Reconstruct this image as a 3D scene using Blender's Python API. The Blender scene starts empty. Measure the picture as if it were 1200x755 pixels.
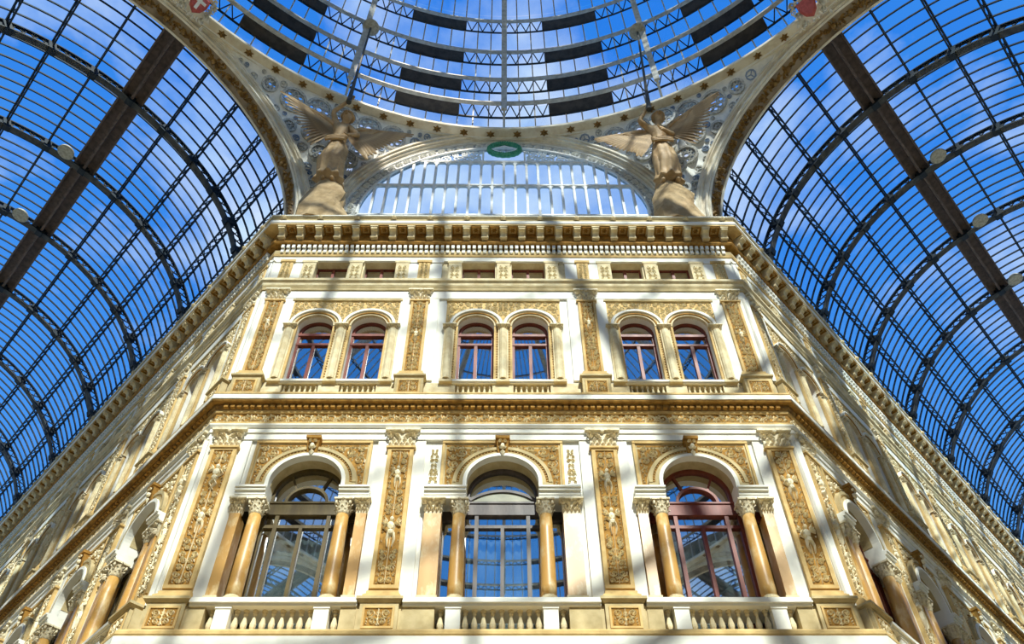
import bpy, math, random
from mathutils import Vector, Matrix
random.seed(7)
PI = math.pi
S2 = math.sqrt(0.5)
SC = bpy.context.scene
COL = SC.collection

# ------------------------------------------------------------------ camera
W = 8.12          # half width of the chamfered front
A = 18.18         # distance of the front wall from the centre of the crossing
AL = 18.9         # distance of the lunettes and arm arches from the centre
def set_camera():
    p, yaw, roll, f = .7825, .012, -.007, 985.9
    fw = Vector((math.sin(yaw)*math.cos(p), math.cos(yaw)*math.cos(p), math.sin(p)))
    rt = Vector((math.cos(yaw), -math.sin(yaw), 0)); up = rt.cross(fw)
    r2 = math.cos(roll)*rt + math.sin(roll)*up
    u2 = -math.sin(roll)*rt + math.cos(roll)*up
    cam = bpy.data.cameras.new('camera'); o = bpy.data.objects.new('camera', cam)
    m = Matrix((r2, u2, -fw)).transposed().to_4x4()
    m.translation = Vector((.061, 1.91, 1.6))
    o.matrix_world = m
    cam.sensor_width = 36; cam.lens = f/1200*36
    cam.shift_y = 163.2/1200
    cam.clip_end = 500
    COL.objects.link(o); SC.camera = o
set_camera()

# ------------------------------------------------------------------ world, sun, exposure
def set_world():
    w = bpy.data.worlds.new('sky'); SC.world = w; w.use_nodes = True
    nt = w.node_tree; N = nt.nodes; L = nt.links
    N.clear()
    out = N.new('ShaderNodeOutputWorld'); bg = N.new('ShaderNodeBackground')
    tc = N.new('ShaderNodeTexCoord')
    mp = N.new('ShaderNodeMapping'); mp.inputs['Scale'].default_value = (1.0, 1.0, 1.9)
    mp.inputs['Location'].default_value = (5, 2, 1)
    n1 = N.new('ShaderNodeTexNoise'); n1.inputs['Scale'].default_value = 1.9; n1.inputs['Detail'].default_value = 9; n1.inputs['Roughness'].default_value = .56
    cr = N.new('ShaderNodeValToRGB')
    e = cr.color_ramp.elements
    e[0].position = .50; e[0].color = (0, 0, 0, 1); e[1].position = .66; e[1].color = (1, 1, 1, 1)
    sep = N.new('ShaderNodeSeparateXYZ')
    gr = N.new('ShaderNodeValToRGB'); g = gr.color_ramp.elements
    g[0].position = 0.0; g[0].color = (.16, .46, .92, 1); g[1].position = 1.0; g[1].color = (.025, .215, .74, 1)
    mx = N.new('ShaderNodeMixRGB'); mx.inputs[2].default_value = (.95, .97, 1.0, 1)
    L.new(tc.outputs['Generated'], mp.inputs['Vector']); L.new(mp.outputs[0], n1.inputs['Vector'])
    L.new(n1.outputs['Fac'], cr.inputs[0]); L.new(tc.outputs['Generated'], sep.inputs[0]); L.new(sep.outputs['Z'], gr.inputs[0])
    L.new(cr.outputs[0], mx.inputs[0]); L.new(gr.outputs[0], mx.inputs[1])
    L.new(mx.outputs[0], bg.inputs['Color']); bg.inputs['Strength'].default_value = 1.0
    L.new(bg.outputs[0], out.inputs['Surface'])
set_world()
def set_sun():
    l = bpy.data.lights.new('sun', 'SUN'); l.energy = 7.5; l.color = (1, .93, .80); l.angle = math.radians(.6)
    o = bpy.data.objects.new('sun', l); COL.objects.link(o)
    az, el = math.radians(12), math.radians(46)          # behind the camera, slightly to the right
    d = Vector((math.sin(az)*math.cos(el), -math.cos(az)*math.cos(el), math.sin(el)))
    o.rotation_euler = d.to_track_quat('Z', 'Y').to_euler(); o.location = d*90
set_sun()
SC.view_settings.view_transform = 'Standard'; SC.view_settings.look = 'None'
SC.view_settings.gamma = 1; SC.view_settings.use_curve_mapping = False
SC.view_settings.exposure = 0.14

# ------------------------------------------------------------------ materials
MATS = {}
def mat(name, col, rough=.75, col2=None, scale=6, metal=0, bump=0, ramp=(.4, .6), spec=.3, stretch=None):
    if name in MATS: return MATS[name]
    m = bpy.data.materials.new(name); m.use_nodes = True; nt = m.node_tree; b = nt.nodes['Principled BSDF']
    b.inputs['Roughness'].default_value = rough; b.inputs['Metallic'].default_value = metal
    b.inputs['Specular IOR Level'].default_value = spec
    b.inputs['Base Color'].default_value = (*col, 1)
    if col2:
        tc = nt.nodes.new('ShaderNodeTexCoord'); n = nt.nodes.new('ShaderNodeTexNoise'); n.inputs['Scale'].default_value = scale
        n.inputs['Detail'].default_value = 6; n.inputs['Roughness'].default_value = .6
        src = tc.outputs['Object']
        if stretch:
            mp = nt.nodes.new('ShaderNodeMapping'); mp.inputs['Scale'].default_value = stretch
            nt.links.new(src, mp.inputs[0]); src = mp.outputs[0]
        nt.links.new(src, n.inputs['Vector'])
        r = nt.nodes.new('ShaderNodeValToRGB'); r.color_ramp.elements[0].position = ramp[0]; r.color_ramp.elements[1].position = ramp[1]
        r.color_ramp.elements[0].color = (*col, 1); r.color_ramp.elements[1].color = (*col2, 1)
        nt.links.new(n.outputs['Fac'], r.inputs[0]); nt.links.new(r.outputs[0], b.inputs['Base Color'])
        if bump:
            bp = nt.nodes.new('ShaderNodeBump'); bp.inputs['Strength'].default_value = bump; bp.inputs['Distance'].default_value = .02
            nt.links.new(n.outputs['Fac'], bp.inputs['Height']); nt.links.new(bp.outputs[0], b.inputs['Normal'])
    MATS[name] = m; return m
def glass_mat(name, tint, tint2, refl, rough=.02, gcol=(1, 1, 1)):
    m = bpy.data.materials.new(name); m.use_nodes = True; nt = m.node_tree; N = nt.nodes; L = nt.links
    for n in list(N):
        if n.type != 'OUTPUT_MATERIAL': N.remove(n)
    out = [n for n in N if n.type == 'OUTPUT_MATERIAL'][0]
    tr = N.new('ShaderNodeBsdfTransparent'); gl = N.new('ShaderNodeBsdfGlossy'); gl.inputs['Roughness'].default_value = rough
    gl.inputs['Color'].default_value = (*gcol, 1)
    oi = N.new('ShaderNodeObjectInfo'); mc = N.new('ShaderNodeMixRGB')
    mc.inputs[1].default_value = (*tint, 1); mc.inputs[2].default_value = (*tint2, 1)
    L.new(oi.outputs['Random'], mc.inputs[0]); L.new(mc.outputs[0], tr.inputs[0])
    # thin sheet: reflection on the outer faces only, rising towards grazing angles
    lw = N.new('ShaderNodeLayerWeight'); lw.inputs['Blend'].default_value = .5
    pw = N.new('ShaderNodeMath'); pw.operation = 'POWER'; pw.inputs[1].default_value = 4.0
    m0 = N.new('ShaderNodeMath'); m0.operation = 'MULTIPLY_ADD'; m0.inputs[1].default_value = .35; m0.inputs[2].default_value = refl; m0.use_clamp = True
    ge = N.new('ShaderNodeNewGeometry'); iv = N.new('ShaderNodeMath'); iv.operation = 'SUBTRACT'; iv.inputs[0].default_value = 1
    ma = N.new('ShaderNodeMath'); ma.operation = 'MULTIPLY'
    L.new(lw.outputs['Facing'], pw.inputs[0]); L.new(pw.outputs[0], m0.inputs[0]); L.new(ge.outputs['Backfacing'], iv.inputs[1])
    L.new(m0.outputs[0], ma.inputs[0]); L.new(iv.outputs[0], ma.inputs[1])
    mx = N.new('ShaderNodeMixShader'); L.new(ma.outputs[0], mx.inputs[0]); L.new(tr.outputs[0], mx.inputs[1]); L.new(gl.outputs[0], mx.inputs[2])
    L.new(mx.outputs[0], out.inputs['Surface'])
    MATS[name] = m; return m
WHITE = mat('white_paint', (.88, .85, .75), .75, (.78, .73, .60), 1.2, ramp=(.5, .8), spec=.15)
CREAM = mat('cream_stucco', (.78, .67, .43), .8, (.64, .51, .29), 3, spec=.15)
TAN = mat('tan_stone', (.58, .46, .25), .85, (.47, .36, .18), 2.5, spec=.15)
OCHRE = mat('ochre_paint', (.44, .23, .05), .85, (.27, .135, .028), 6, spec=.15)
PALEOCH = mat('pale_ochre_frame', (.70, .49, .21), .8, (.60, .40, .16), 4, spec=.15)
RELIEF = mat('relief_cream', (.90, .80, .56), .65, (.74, .56, .28), 9, ramp=(.45, .7))
MARBLE = mat('yellow_marble', (.58, .31, .075), .4, (.74, .55, .28), 3.4, ramp=(.50, .66), spec=.5, stretch=(1, 1, .45))
CAPM = mat('capital_stone', (.82, .72, .50), .6, (.50, .36, .18), 11, ramp=(.45, .75))
IRON = mat('dark_blue_iron', (.012, .018, .026), .55, (.025, .032, .04), 3, spec=.2)
IRONG = mat('grey_painted_iron', (.085, .085, .08), .6, (.05, .05, .05), 4, spec=.2)
RIBW = mat('pale_painted_iron', (.50, .49, .45), .5, (.36, .34, .30), 5)
WALK = mat('brown_walkway_boards', (.15, .11, .095), .85, (.09, .07, .065), 4)
PLASTER = mat('weathered_plaster', (.84, .79, .66), .85, (.68, .60, .46), 1.6)
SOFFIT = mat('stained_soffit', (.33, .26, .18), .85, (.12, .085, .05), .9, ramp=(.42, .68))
GOLD = mat('gilt_and_shade_brown', (.34, .20, .055), .6, (.17, .09, .025), 6)  # gilding; also the painted shade on the middle cornice's egg moulding
BRONZE = mat('copper_statue', (.54, .36, .18), .6, (.38, .24, .11), 2.5, spec=.25)
LACE = mat('pale_ironwork', (.90, .89, .83), .6, (.78, .78, .74), 4)
ROSE = mat('grey_ironwork', (.62, .62, .58), .6, (.34, .34, .32), 9)
BLUEP = mat('blue_grey_paint', (.20, .28, .42), .7, (.32, .38, .48), 5)
GREEN = mat('green_wreath', (.03, .26, .15), .5, (.10, .40, .24), 14)
WOODB = mat('olive_wood_frame', (.13, .09, .028), .45, (.09, .06, .02), 5, stretch=(1, 1, .2))
WOODG = mat('grey_wood_frame', (.07, .052, .048), .5, (.11, .085, .075), 5, stretch=(1, 1, .2))
WOODR = mat('red_wood_frame', (.24, .055, .032), .5, (.17, .038, .022), 5, stretch=(1, 1, .2))
ROOM = mat('dark_interior', (.05, .045, .04), .9, (.08, .07, .06), 1)
CURT = mat('white_curtain', (.62, .66, .66), .9, (.5, .54, .55), 2)
FLOORM = mat('marble_floor', (.72, .62, .45), .4, (.62, .50, .33), .5)
SHADEW = mat('lamp_enamel', (.45, .42, .33), .5, (.30, .28, .22), 8)
REDP = mat('red_shield', (.55, .12, .10), .6, (.42, .08, .07), 5)
BLIND = mat('white_blind', (.80, .80, .76), .9, (.7, .7, .68), 3)
GLASS = glass_mat('roof_glass', (.80, .92, 1.0), (.92, .97, 1.0), .0, .05)
LUNGLASS = glass_mat('lunette_glass', (.82, .93, 1.0), (.88, .96, 1.0), .0, .1)
WGLASS = glass_mat('window_glass', (.8, .85, .85), (.7, .76, .78), .55, .015)

# ------------------------------------------------------------------ mesh building
class MB:
    def __init__(s): s.v = []; s.f = []; s.mi = []; s.cm = 0
    def face(s, idx): s.f.append(tuple(idx)); s.mi.append(s.cm)
    def poly(s, pts):
        b = len(s.v); s.v += [tuple(p) for p in pts]; s.face(range(b, b+len(pts)))
    def box(s, x0, x1, y0, y1, z0, z1):
        b = len(s.v)
        s.v += [(x0,y0,z0),(x1,y0,z0),(x1,y1,z0),(x0,y1,z0),(x0,y0,z1),(x1,y0,z1),(x1,y1,z1),(x0,y1,z1)]
        for q in ((0,3,2,1),(4,5,6,7),(0,1,5,4),(1,2,6,5),(2,3,7,6),(3,0,4,7)): s.face([b+i for i in q])
        return s
    def frustum(s, x0, x1, y0, y1, z0, z1, dx, dy):
        # box whose top grows by dx on both sides and dy outwards (-y)
        b = len(s.v)
        s.v += [(x0,y0,z0),(x1,y0,z0),(x1,y1,z0),(x0,y1,z0),(x0-dx,y0-dy,z1),(x1+dx,y0-dy,z1),(x1+dx,y1,z1),(x0-dx,y1,z1)]
        for q in ((0,3,2,1),(4,5,6,7),(0,1,5,4),(1,2,6,5),(2,3,7,6),(3,0,4,7)): s.face([b+i for i in q])
    def bar(s, p, q, w, h=None, up=(0,0,1)):
        h = h or w; p = Vector(p); q = Vector(q); d = (q-p)
        if d.length < 1e-6: return
        d.normalize(); u = Vector(up)
        if abs(d.dot(u)) > .98: u = Vector((1,0,0)) if abs(d.x) < .9 else Vector((0,1,0))
        a = d.cross(u).normalized(); c = a.cross(d).normalized()
        b = len(s.v)
        for e in (p, q):
            for i, j in ((-1,-1),(1,-1),(1,1),(-1,1)):
                s.v.append(tuple(e + a*(i*w/2) + c*(j*h/2)))
        for f in ((0,1,2,3),(7,6,5,4),(0,4,5,1),(1,5,6,2),(2,6,7,3),(3,7,4,0)): s.face([b+i for i in f])
    def rings(s, rs, close_u=True, cap=True):
        n = len(rs[0]); b = len(s.v)
        for r in rs: s.v += [tuple(p) for p in r]
        for i in range(len(rs)-1):
            for j in range(n if close_u else n-1):
                k = (j+1) % n
                s.face((b+i*n+j, b+i*n+k, b+(i+1)*n+k, b+(i+1)*n+j))
        if cap and close_u:
            s.face([b+j for j in range(n)][::-1]); s.face([b+(len(rs)-1)*n+j for j in range(n)])
    def lathe(s, prof, n=12, c=(0,0,0), cap=True, sx=1, sy=1):
        s.rings([[(c[0]+r*sx*math.cos(2*PI*j/n), c[1]+r*sy*math.sin(2*PI*j/n), c[2]+z) for j in range(n)] for r, z in prof], True, cap)
    def tube(s, pts, r, n=6, cap=True):
        pts = [Vector(p) for p in pts]; rs = []
        rad = r if isinstance(r, (list, tuple)) else [r]*len(pts)
        for i, p in enumerate(pts):
            d = (pts[min(i+1, len(pts)-1)] - pts[max(i-1, 0)]).normalized()
            u = Vector((0,0,1)) if abs(d.z) < .9 else Vector((0,1,0))
            a = d.cross(u).normalized(); c = a.cross(d)
            rs.append([p + a*(rad[i]*math.cos(2*PI*j/n)) + c*(rad[i]*math.sin(2*PI*j/n)) for j in range(n)])
        s.rings(rs, True, cap)
    def arcband(s, cx, cz, r0, r1, a0, a1, y0, y1, n=24, faces='fioe'):
        b = len(s.v)
        for i in range(n+1):
            a = a0+(a1-a0)*i/n; c, t = math.cos(a), math.sin(a)
            for r, y in ((r0,y0),(r1,y0),(r1,y1),(r0,y1)): s.v.append((cx+r*c, y, cz+r*t))
        for i in range(n):
            p = b+i*4; q = p+4
            for j in range(4):
                k = (j+1) % 4; s.face((p+j, q+j, q+k, p+k))
        s.face((b, b+1, b+2, b+3)); e = b+n*4; s.face((e+3, e+2, e+1, e))
    def add(s, o, M=None, mo=0):
        b = len(s.v)
        s.v += [tuple(M @ Vector(p)) for p in o.v] if M else o.v
        s.f += [tuple(b+i for i in f) for f in o.f]; s.mi += [m+mo for m in o.mi]
    def mesh(s, name, mats, smooth=False):
        me = bpy.data.meshes.new(name); me.from_pydata(s.v, [], s.f)
        if not isinstance(mats, (list, tuple)): mats = [mats]
        for m in mats: me.materials.append(m)
        if len(mats) > 1: me.polygons.foreach_set('material_index', s.mi)
        if smooth: me.polygons.foreach_set('use_smooth', [True]*len(s.f))
        me.update(); return me
def ob(name, me, parent=None, M=None):
    o = bpy.data.objects.new(name, me); COL.objects.link(o)
    if parent: o.parent = parent
    if M is not None: o.matrix_basis = M
    return o
def tag(o, label=None, cat=None, group=None, kind=None):
    if label: o['label'] = label
    if cat: o['category'] = cat
    if group: o['group'] = group
    if kind: o['kind'] = kind
    return o
def T(x=0, y=0, z=0): return Matrix.Translation((x, y, z))
def RZ(a): return Matrix.Rotation(a, 4, 'Z')
MIRX = Matrix.Diagonal((-1, 1, 1, 1))
def scl(x, y, z): return Matrix.Diagonal((x, y, z, 1))

# frames: local x runs along the wall, -y points out of the wall into the hall
FRONT = T(0, A, 0)
LEFT = T(-W, A, 0) @ RZ(-PI/4)
RIGHT = T(W, A, 0) @ RZ(PI/4)

# ------------------------------------------------------------------ carved ornament
def strip(mb, pts, w, h, y=0, taper=True):
    n = len(pts); b = len(mb.v)
    for i, (x, z) in enumerate(pts):
        x0, z0 = pts[max(i-1, 0)]; x1, z1 = pts[min(i+1, n-1)]
        dx, dz = x1-x0, z1-z0; l = math.hypot(dx, dz) or 1
        k = (1-.75*i/(n-1)) if taper else 1
        nx, nz = -dz/l*w/2*k, dx/l*w/2*k
        mb.v += [(x+nx, y, z+nz), (x, y-h*(.6+.4*k), z), (x-nx, y, z-nz)]
    for i in range(n-1):
        p = b+3*i
        mb.face((p, p+3, p+4, p+1)); mb.face((p+1, p+4, p+5, p+2))
def spiral(mb, cx, cz, r, a0, dirn, h, y=0, w=None, turns=1.5, n=13):
    pts = []
    for i in range(n):
        t = i/(n-1); a = a0+dirn*turns*2*PI*t; rr = r*(1-t)**.8*.92+.02*r
        pts.append((cx+rr*math.cos(a), cz+rr*math.sin(a)))
    strip(mb, pts, w or r*.36, h, y)
def leaf(mb, x, z, ang, L, Wd, h, y=0):
    c, s_ = math.cos(ang), math.sin(ang); b = len(mb.v)
    for (u, v, hh) in ((0,0,0),(L*.45,Wd/2,0),(L,0,0),(L*.45,-Wd/2,0),(L*.4,0,h)):
        mb.v.append((x+u*c-v*s_, y-hh, z+u*s_+v*c))
    for q in ((0,1,4),(1,2,4),(2,3,4),(3,0,4)): mb.face([b+i for i in q])
def blob(mb, x, z, rx, rz, h, y=0, n=7, ang=0):
    b = len(mb.v); c, s_ = math.cos(ang), math.sin(ang)
    for k, hh in ((1, 0), (.72, .75)):
        for j in range(n):
            a = 2*PI*j/n; u, v = rx*k*math.cos(a), rz*k*math.sin(a)
            mb.v.append((x+u*c-v*s_, y-h*hh, z+u*s_+v*c))
    mb.v.append((x, y-h, z))
    for j in range(n):
        k = (j+1) % n
        mb.face((b+j, b+k, b+n+k, b+n+j)); mb.face((b+n+j, b+n+k, b+2*n))
def figure(mb, x, z, H, s=1, y=0, wings=True):
    # standing carved figure H tall, in low relief, its feet at z
    q = H
    blob(mb, x, z+.90*q, .065*q, .085*q, .10*q, y)
    blob(mb, x-.01*q*s, z+.66*q, .115*q, .17*q, .12*q, y, ang=.1*s)
    blob(mb, x, z+.47*q, .10*q, .10*q, .11*q, y)
    strip(mb, [(x-.05*q, z+.48*q), (x-.08*q*s, z+.25*q), (x-.05*q, z)], .11*q, .10*q, y)
    strip(mb, [(x+.05*q, z+.48*q), (x+.10*q*s, z+.26*q), (x+.06*q, z)], .11*q, .10*q, y)
    strip(mb, [(x+.09*q*s, z+.78*q), (x+.22*q*s, z+.68*q), (x+.17*q*s, z+.95*q)], .07*q, .09*q, y)
    strip(mb, [(x-.09*q*s, z+.78*q), (x-.20*q*s, z+.62*q), (x-.08*q*s, z+.5*q)], .07*q, .09*q, y)
    if wings:
        for e in (-1, 1):
            for k in range(3): leaf(mb, x+e*.1*q, z+(.72+.03*k)*q, PI/2-e*(1.1-.35*k), .26*q, .08*q, .06*q, y)
def pack(mb, inside, x0, x1, z0, z1, rmax, rmin, h, seed, mirror=False, tries=1500, blocks=(), y=0, halfx=None):
    rnd = random.Random(seed); cs = list(blocks)
    levels = [rmax, rmax*.72, rmax*.5, rmin]
    for li, R_ in enumerate(levels):
        for _ in range(tries):
            x, z = rnd.uniform(x0, x1), rnd.uniform(z0, z1)
            if not inside(x, z, R_*.9): continue
            if any((x-a)**2+(z-b)**2 < ((R_+c)*.93)**2 for a, b, c in cs): continue
            if mirror and x < R_*.8 and x > 0.0: continue
            cs.append((x, z, R_))
            for m in ((1, -1) if mirror else (1,)):
                a0 = rnd.uniform(0, 2*PI) if m == 1 else PI-a0
                X = x*m
                if R_ > rmax*.6:
                    d = 1 if m == 1 else -1
                    if m == 1: dd = rnd.choice((-1, 1))
                    spiral(mb, X, z, R_, a0, dd*m, h*.8, y)
                    for k in range(3): leaf(mb, X, z, a0+k*2.1*m, R_*.62, R_*.34, h, y)
                elif R_ > rmax*.4:
                    for k in range(4): leaf(mb, X, z, a0+k*PI/2, R_*1.1, R_*.6, h*.9, y)
                else:
                    leaf(mb, X-R_*math.cos(a0), z-R_*math.sin(a0), a0, R_*2.4, R_*1.1, h*.8, y)
    return mb
def rect_relief(w, hgt, rmax, rmin, h, seed, mirror=True, tries=700, figs=()):
    mb = MB(); blocks = []
    for fz, fh in figs:
        figure(mb, 0, fz, fh, 1 if int(fz*10) % 2 else -1)
        for k in range(4): blocks.append((0, fz+fh*(.12+.25*k), fh*.20))
    if mirror:
        strip(mb, [(0, 0), (0, hgt*.5), (0, hgt)], w*.05, h*.6, taper=False)
    pack(mb, lambda x, z, r: abs(x)+r < w/2 and r < z < hgt-r, 0 if mirror else -w/2, w/2, 0, hgt, rmax, rmin, h, seed, mirror, tries, blocks)
    return mb
def frieze_relief(L, hgt, seed):
    # running scroll, one repeat of length L
    mb = MB(); rnd = random.Random(seed); n = 4; q = L/n
    pts = [(L*i/32, hgt/2+hgt*.26*math.sin(2*PI*i/32*n/2)) for i in range(33)]
    strip(mb, pts, hgt*.12, .03, taper=False)
    for k in range(n):
        s = 1 if k % 2 else -1; cx = q*(k+.5)
        spiral(mb, cx, hgt/2+s*hgt*.06, hgt*.40, -s*PI/2, s, .05, turns=1.4)
        for j in range(6):
            a = j*PI/3+rnd.random(); leaf(mb, cx+.3*hgt*math.cos(a), hgt/2+.26*hgt*math.sin(a), a+.5, hgt*.3, hgt*.15, .05)
        for j in range(3): leaf(mb, q*k, hgt/2, PI/2+(j-1)*.9 if s > 0 else -PI/2+(j-1)*.9, hgt*.42, hgt*.17, .045)
    return mb

# ------------------------------------------------------------------ shared ornament meshes
RM_SHAFT = {}
def shaft_relief(w, h, seed, figs):
    k = (w, h, seed)
    if k not in RM_SHAFT: RM_SHAFT[k] = rect_relief(w, h, w*.22, w*.07, .07, seed, True, 900, figs).mesh('relief', RELIEF)
    return RM_SHAFT[k]
def capital_mesh(w, hgt, d, seed=1):
    # flattened corinthian capital of a pilaster
    mb = MB(); y = -d
    mb.frustum(-w*.40, w*.40, y*.55, 0, 0, hgt*.86, w*.05, .05)
    mb.box(-w*.56, w*.56, y-.04, 0, hgt*.88, hgt)
    n = 5
    for i in range(n):
        x = (i-(n-1)/2)*w*.18
        leaf(mb, x, 0.02, PI/2, hgt*.42, w*.17, .09, y*.6); 
        if i < n-1: leaf(mb, x+w*.09, hgt*.22, PI/2, hgt*.45, w*.17, .12, y*.62)
    for s in (-1, 1):
        spiral(mb, s*w*.40, hgt*.70, w*.15, PI/2*s+PI/2, s, .08, y*.85, turns=1.4, n=10)
        strip(mb, [(s*w*.05, hgt*.45), (s*w*.2, hgt*.62), (s*w*.45, hgt*.9)], w*.10, .08, y*.8)
        spiral(mb, s*w*.13, hgt*.62, w*.09, PI/2, -s, .06, y*.8, turns=1.2, n=8)
    blob(mb, 0, hgt*.86, w*.09, w*.09, .09, y*.85)
    return mb
def round_capital(r, hgt, sides=14):
    mb = MB()
    mb.lathe([(r*.98, 0), (r*1.08, .03), (r*.95, .05), (r*1.0, hgt*.3), (r*1.12, hgt*.6), (r*1.35, hgt*.86)], sides)
    for tier, (z0, hh, rr, cnt) in enumerate(((.04, .40, 1.02, 8), (hgt*.28, .42, 1.08, 8))):
        for k in range(cnt):
            a = 2*PI*(k+.5*tier)/cnt; c, s = math.cos(a), math.sin(a)
            def P(rad, z, off=0): return (rad*c-off*s, rad*s+off*c, z)
            w = r*.30; b = len(mb.v); H = hgt*hh
            mb.v += [P(r*rr, z0, -w), P(r*rr, z0, w), P(r*(rr+.16), z0+H*.65, w*.9), P(r*(rr+.16), z0+H*.65, -w*.9), P(r*(rr+.48), z0+H*1.0, 0), P(r*(rr+.50), z0+H*.8, 0), P(r*(rr+.1), z0+H*.3, 0)]
            for q in ((0,6,3),(0,1,6),(1,2,6),(3,6,4),(2,4,6),(3,4,5),(4,2,5)): mb.face([b+i for i in q])
    for k in range(4):
        a = PI/4+k*PI/2; c, s = math.cos(a), math.sin(a)
        pts = [(r*(1.0+.62*t)*c, r*(1.0+.62*t)*s, hgt*(.5+.36*t-.10*t*t)) for t in (0, .33, .66, 1)]
        mb.tube(pts, [r*.10, r*.12, r*.15, r*.17], 5)
        mb.lathe([(r*.06, -.09), (r*.22, -.06), (r*.22, .03), (r*.08, .06)], 6, (r*1.5*c, r*1.5*s, hgt*.76))
    q = r*1.42; mb.box(-q, q, -q, q, hgt*.88, hgt)
    for k in range(4):
        a = k*PI/2; mb.lathe([(r*.05, -.05), (r*.18, 0), (r*.05, .05)], 6, (q*math.cos(a), q*math.sin(a), hgt*.92))
    return mb

ORD = ['first', 'second', 'third', 'fourth', 'fifth', 'sixth', 'seventh', 'eighth', 'ninth', 'tenth']
MESH = {}
def cached(key, fn):
    if key not in MESH: MESH[key] = fn()
    return MESH[key]
def thing(name, F, x, o, z, label, cat, group=None, kind=None, rz=0):
    r = ob(name, None, None, F @ T(x, -o, z) @ RZ(rz)); r.empty_display_size = .2
    return tag(r, label, cat, group, kind)

# ------------------------------------------------------------------ large structure: floor and walls
SIDE_PITCH = 4.4; NB = 7
SIDE_LEN = .52*2 + SIDE_PITCH*NB
def build_floor():
    mb = MB(); mb.box(-50, 50, -50, 50, -.2, 0)
    o = ob('floor', mb.mesh('floor', FLOORM)); tag(o, 'pale marble floor of the arcade', kind='structure')
build_floor()
def corner(s, o): return Vector((s*(W+o*.41421), A-o, 0))
def sweep(prof, far=None):
    # profile [(overhang, z)] carried along left wall, front and right wall with mitred corners
    far = far or SIDE_LEN; mb = MB(); rs = []
    for P in range(4):
        ring = []
        for o, z in prof:
            s = -1 if P < 2 else 1; c = corner(s, o)
            if P in (0, 3): c = c+Vector((s*S2*far, S2*far, 0))
            ring.append((c.x, c.y, z))
        rs.append(ring)
    mb.rings(rs, True, True)
    return mb
def trim(n, label, parts, far=None):
    r = ob('trim_%d' % n, None); tag(r, label, 'moulding', kind='structure'); r.empty_display_size = .3
    r.location = (0, A, parts[0][2][0][1])
    inv = T(0, -A, -parts[0][2][0][1])
    for nm, m, prof in parts:
        ob(nm, sweep(prof, far).mesh(nm, m), r, inv)
    return r
trim_1 = trim(1, 'lower stone ledge carrying the big balconies, white face under an ochre bead', [
    ('fascia', WHITE, [(-.3, 11.15), (.30, 11.2), (.36, 11.35), (.58, 11.42), (.66, 11.5), (.66, 11.78), (-.3, 11.78)]),
    ('bead_moulding', PALEOCH, [(-.3, 11.782), (.60, 11.782), (.65, 11.84), (.65, 11.92), (.60, 11.99), (.0, 12.0), (-.3, 12.0)])])
trim_2 = trim(2, 'white two-step architrave band above the big arches', [
    ('fascia', WHITE, [(-.2, 18.52), (.10, 18.52), (.10, 18.74), (.14, 18.76), (.14, 18.92), (-.2, 18.92)]),
    ('cap_moulding', WHITE, [(-.2, 18.925), (.17, 18.925), (.22, 19.0), (.22, 19.04), (-.2, 19.04)])])
trim_3 = trim(3, 'ochre scroll frieze running under the middle cornice', [
    ('frieze_ground', OCHRE, [(-.2, 19.045), (.12, 19.045), (.12, 19.62), (-.2, 19.62)]),
    ('lower_bead', PALEOCH, [(.10, 19.05), (.2, 19.06), (.2, 19.13), (.10, 19.14)]),
    ('upper_bead', PALEOCH, [(.10, 19.55), (.17, 19.56), (.19, 19.63), (.10, 19.64)])])
trim_4 = trim(4, 'middle cornice with white edge and shade-toned ochre soffit', [
    ('egg_moulding', GOLD, [(-.2, 19.642), (.18, 19.642), (.26, 19.72), (.26, 19.80), (-.2, 19.80)]),  # not gilded: brown colour stands in for shade under the cornice
    ('corona', OCHRE, [(-.2, 19.802), (.38, 19.802), (.40, 19.83), (.40, 19.88), (-.2, 19.88)]),  # darker ochre paints the underside as if in shade
    ('fascia', WHITE, [(-.2, 19.882), (.43, 19.882), (.43, 20.06), (-.2, 20.06)]),
    ('drip_moulding', PALEOCH, [(-.2, 20.062), (.40, 20.062), (.43, 20.10), (.42, 20.17), (.1, 20.24), (-.2, 20.24)])])
trim_5 = trim(5, 'white and tan string course between upper windows and attic', [
    ('fascia', WHITE, [(-.2, 25.42), (.07, 25.42), (.07, 25.84), (-.2, 25.84)]),
    ('lower_moulding', TAN, [(-.2, 25.842), (.11, 25.842), (.13, 25.97), (.15, 26.0), (.15, 26.06), (-.2, 26.06)]),
    ('upper_moulding', CREAM, [(-.2, 26.062), (.16, 26.062), (.18, 26.17), (.25, 26.24), (.25, 26.36), (.05, 26.44), (-.2, 26.44)])])
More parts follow.
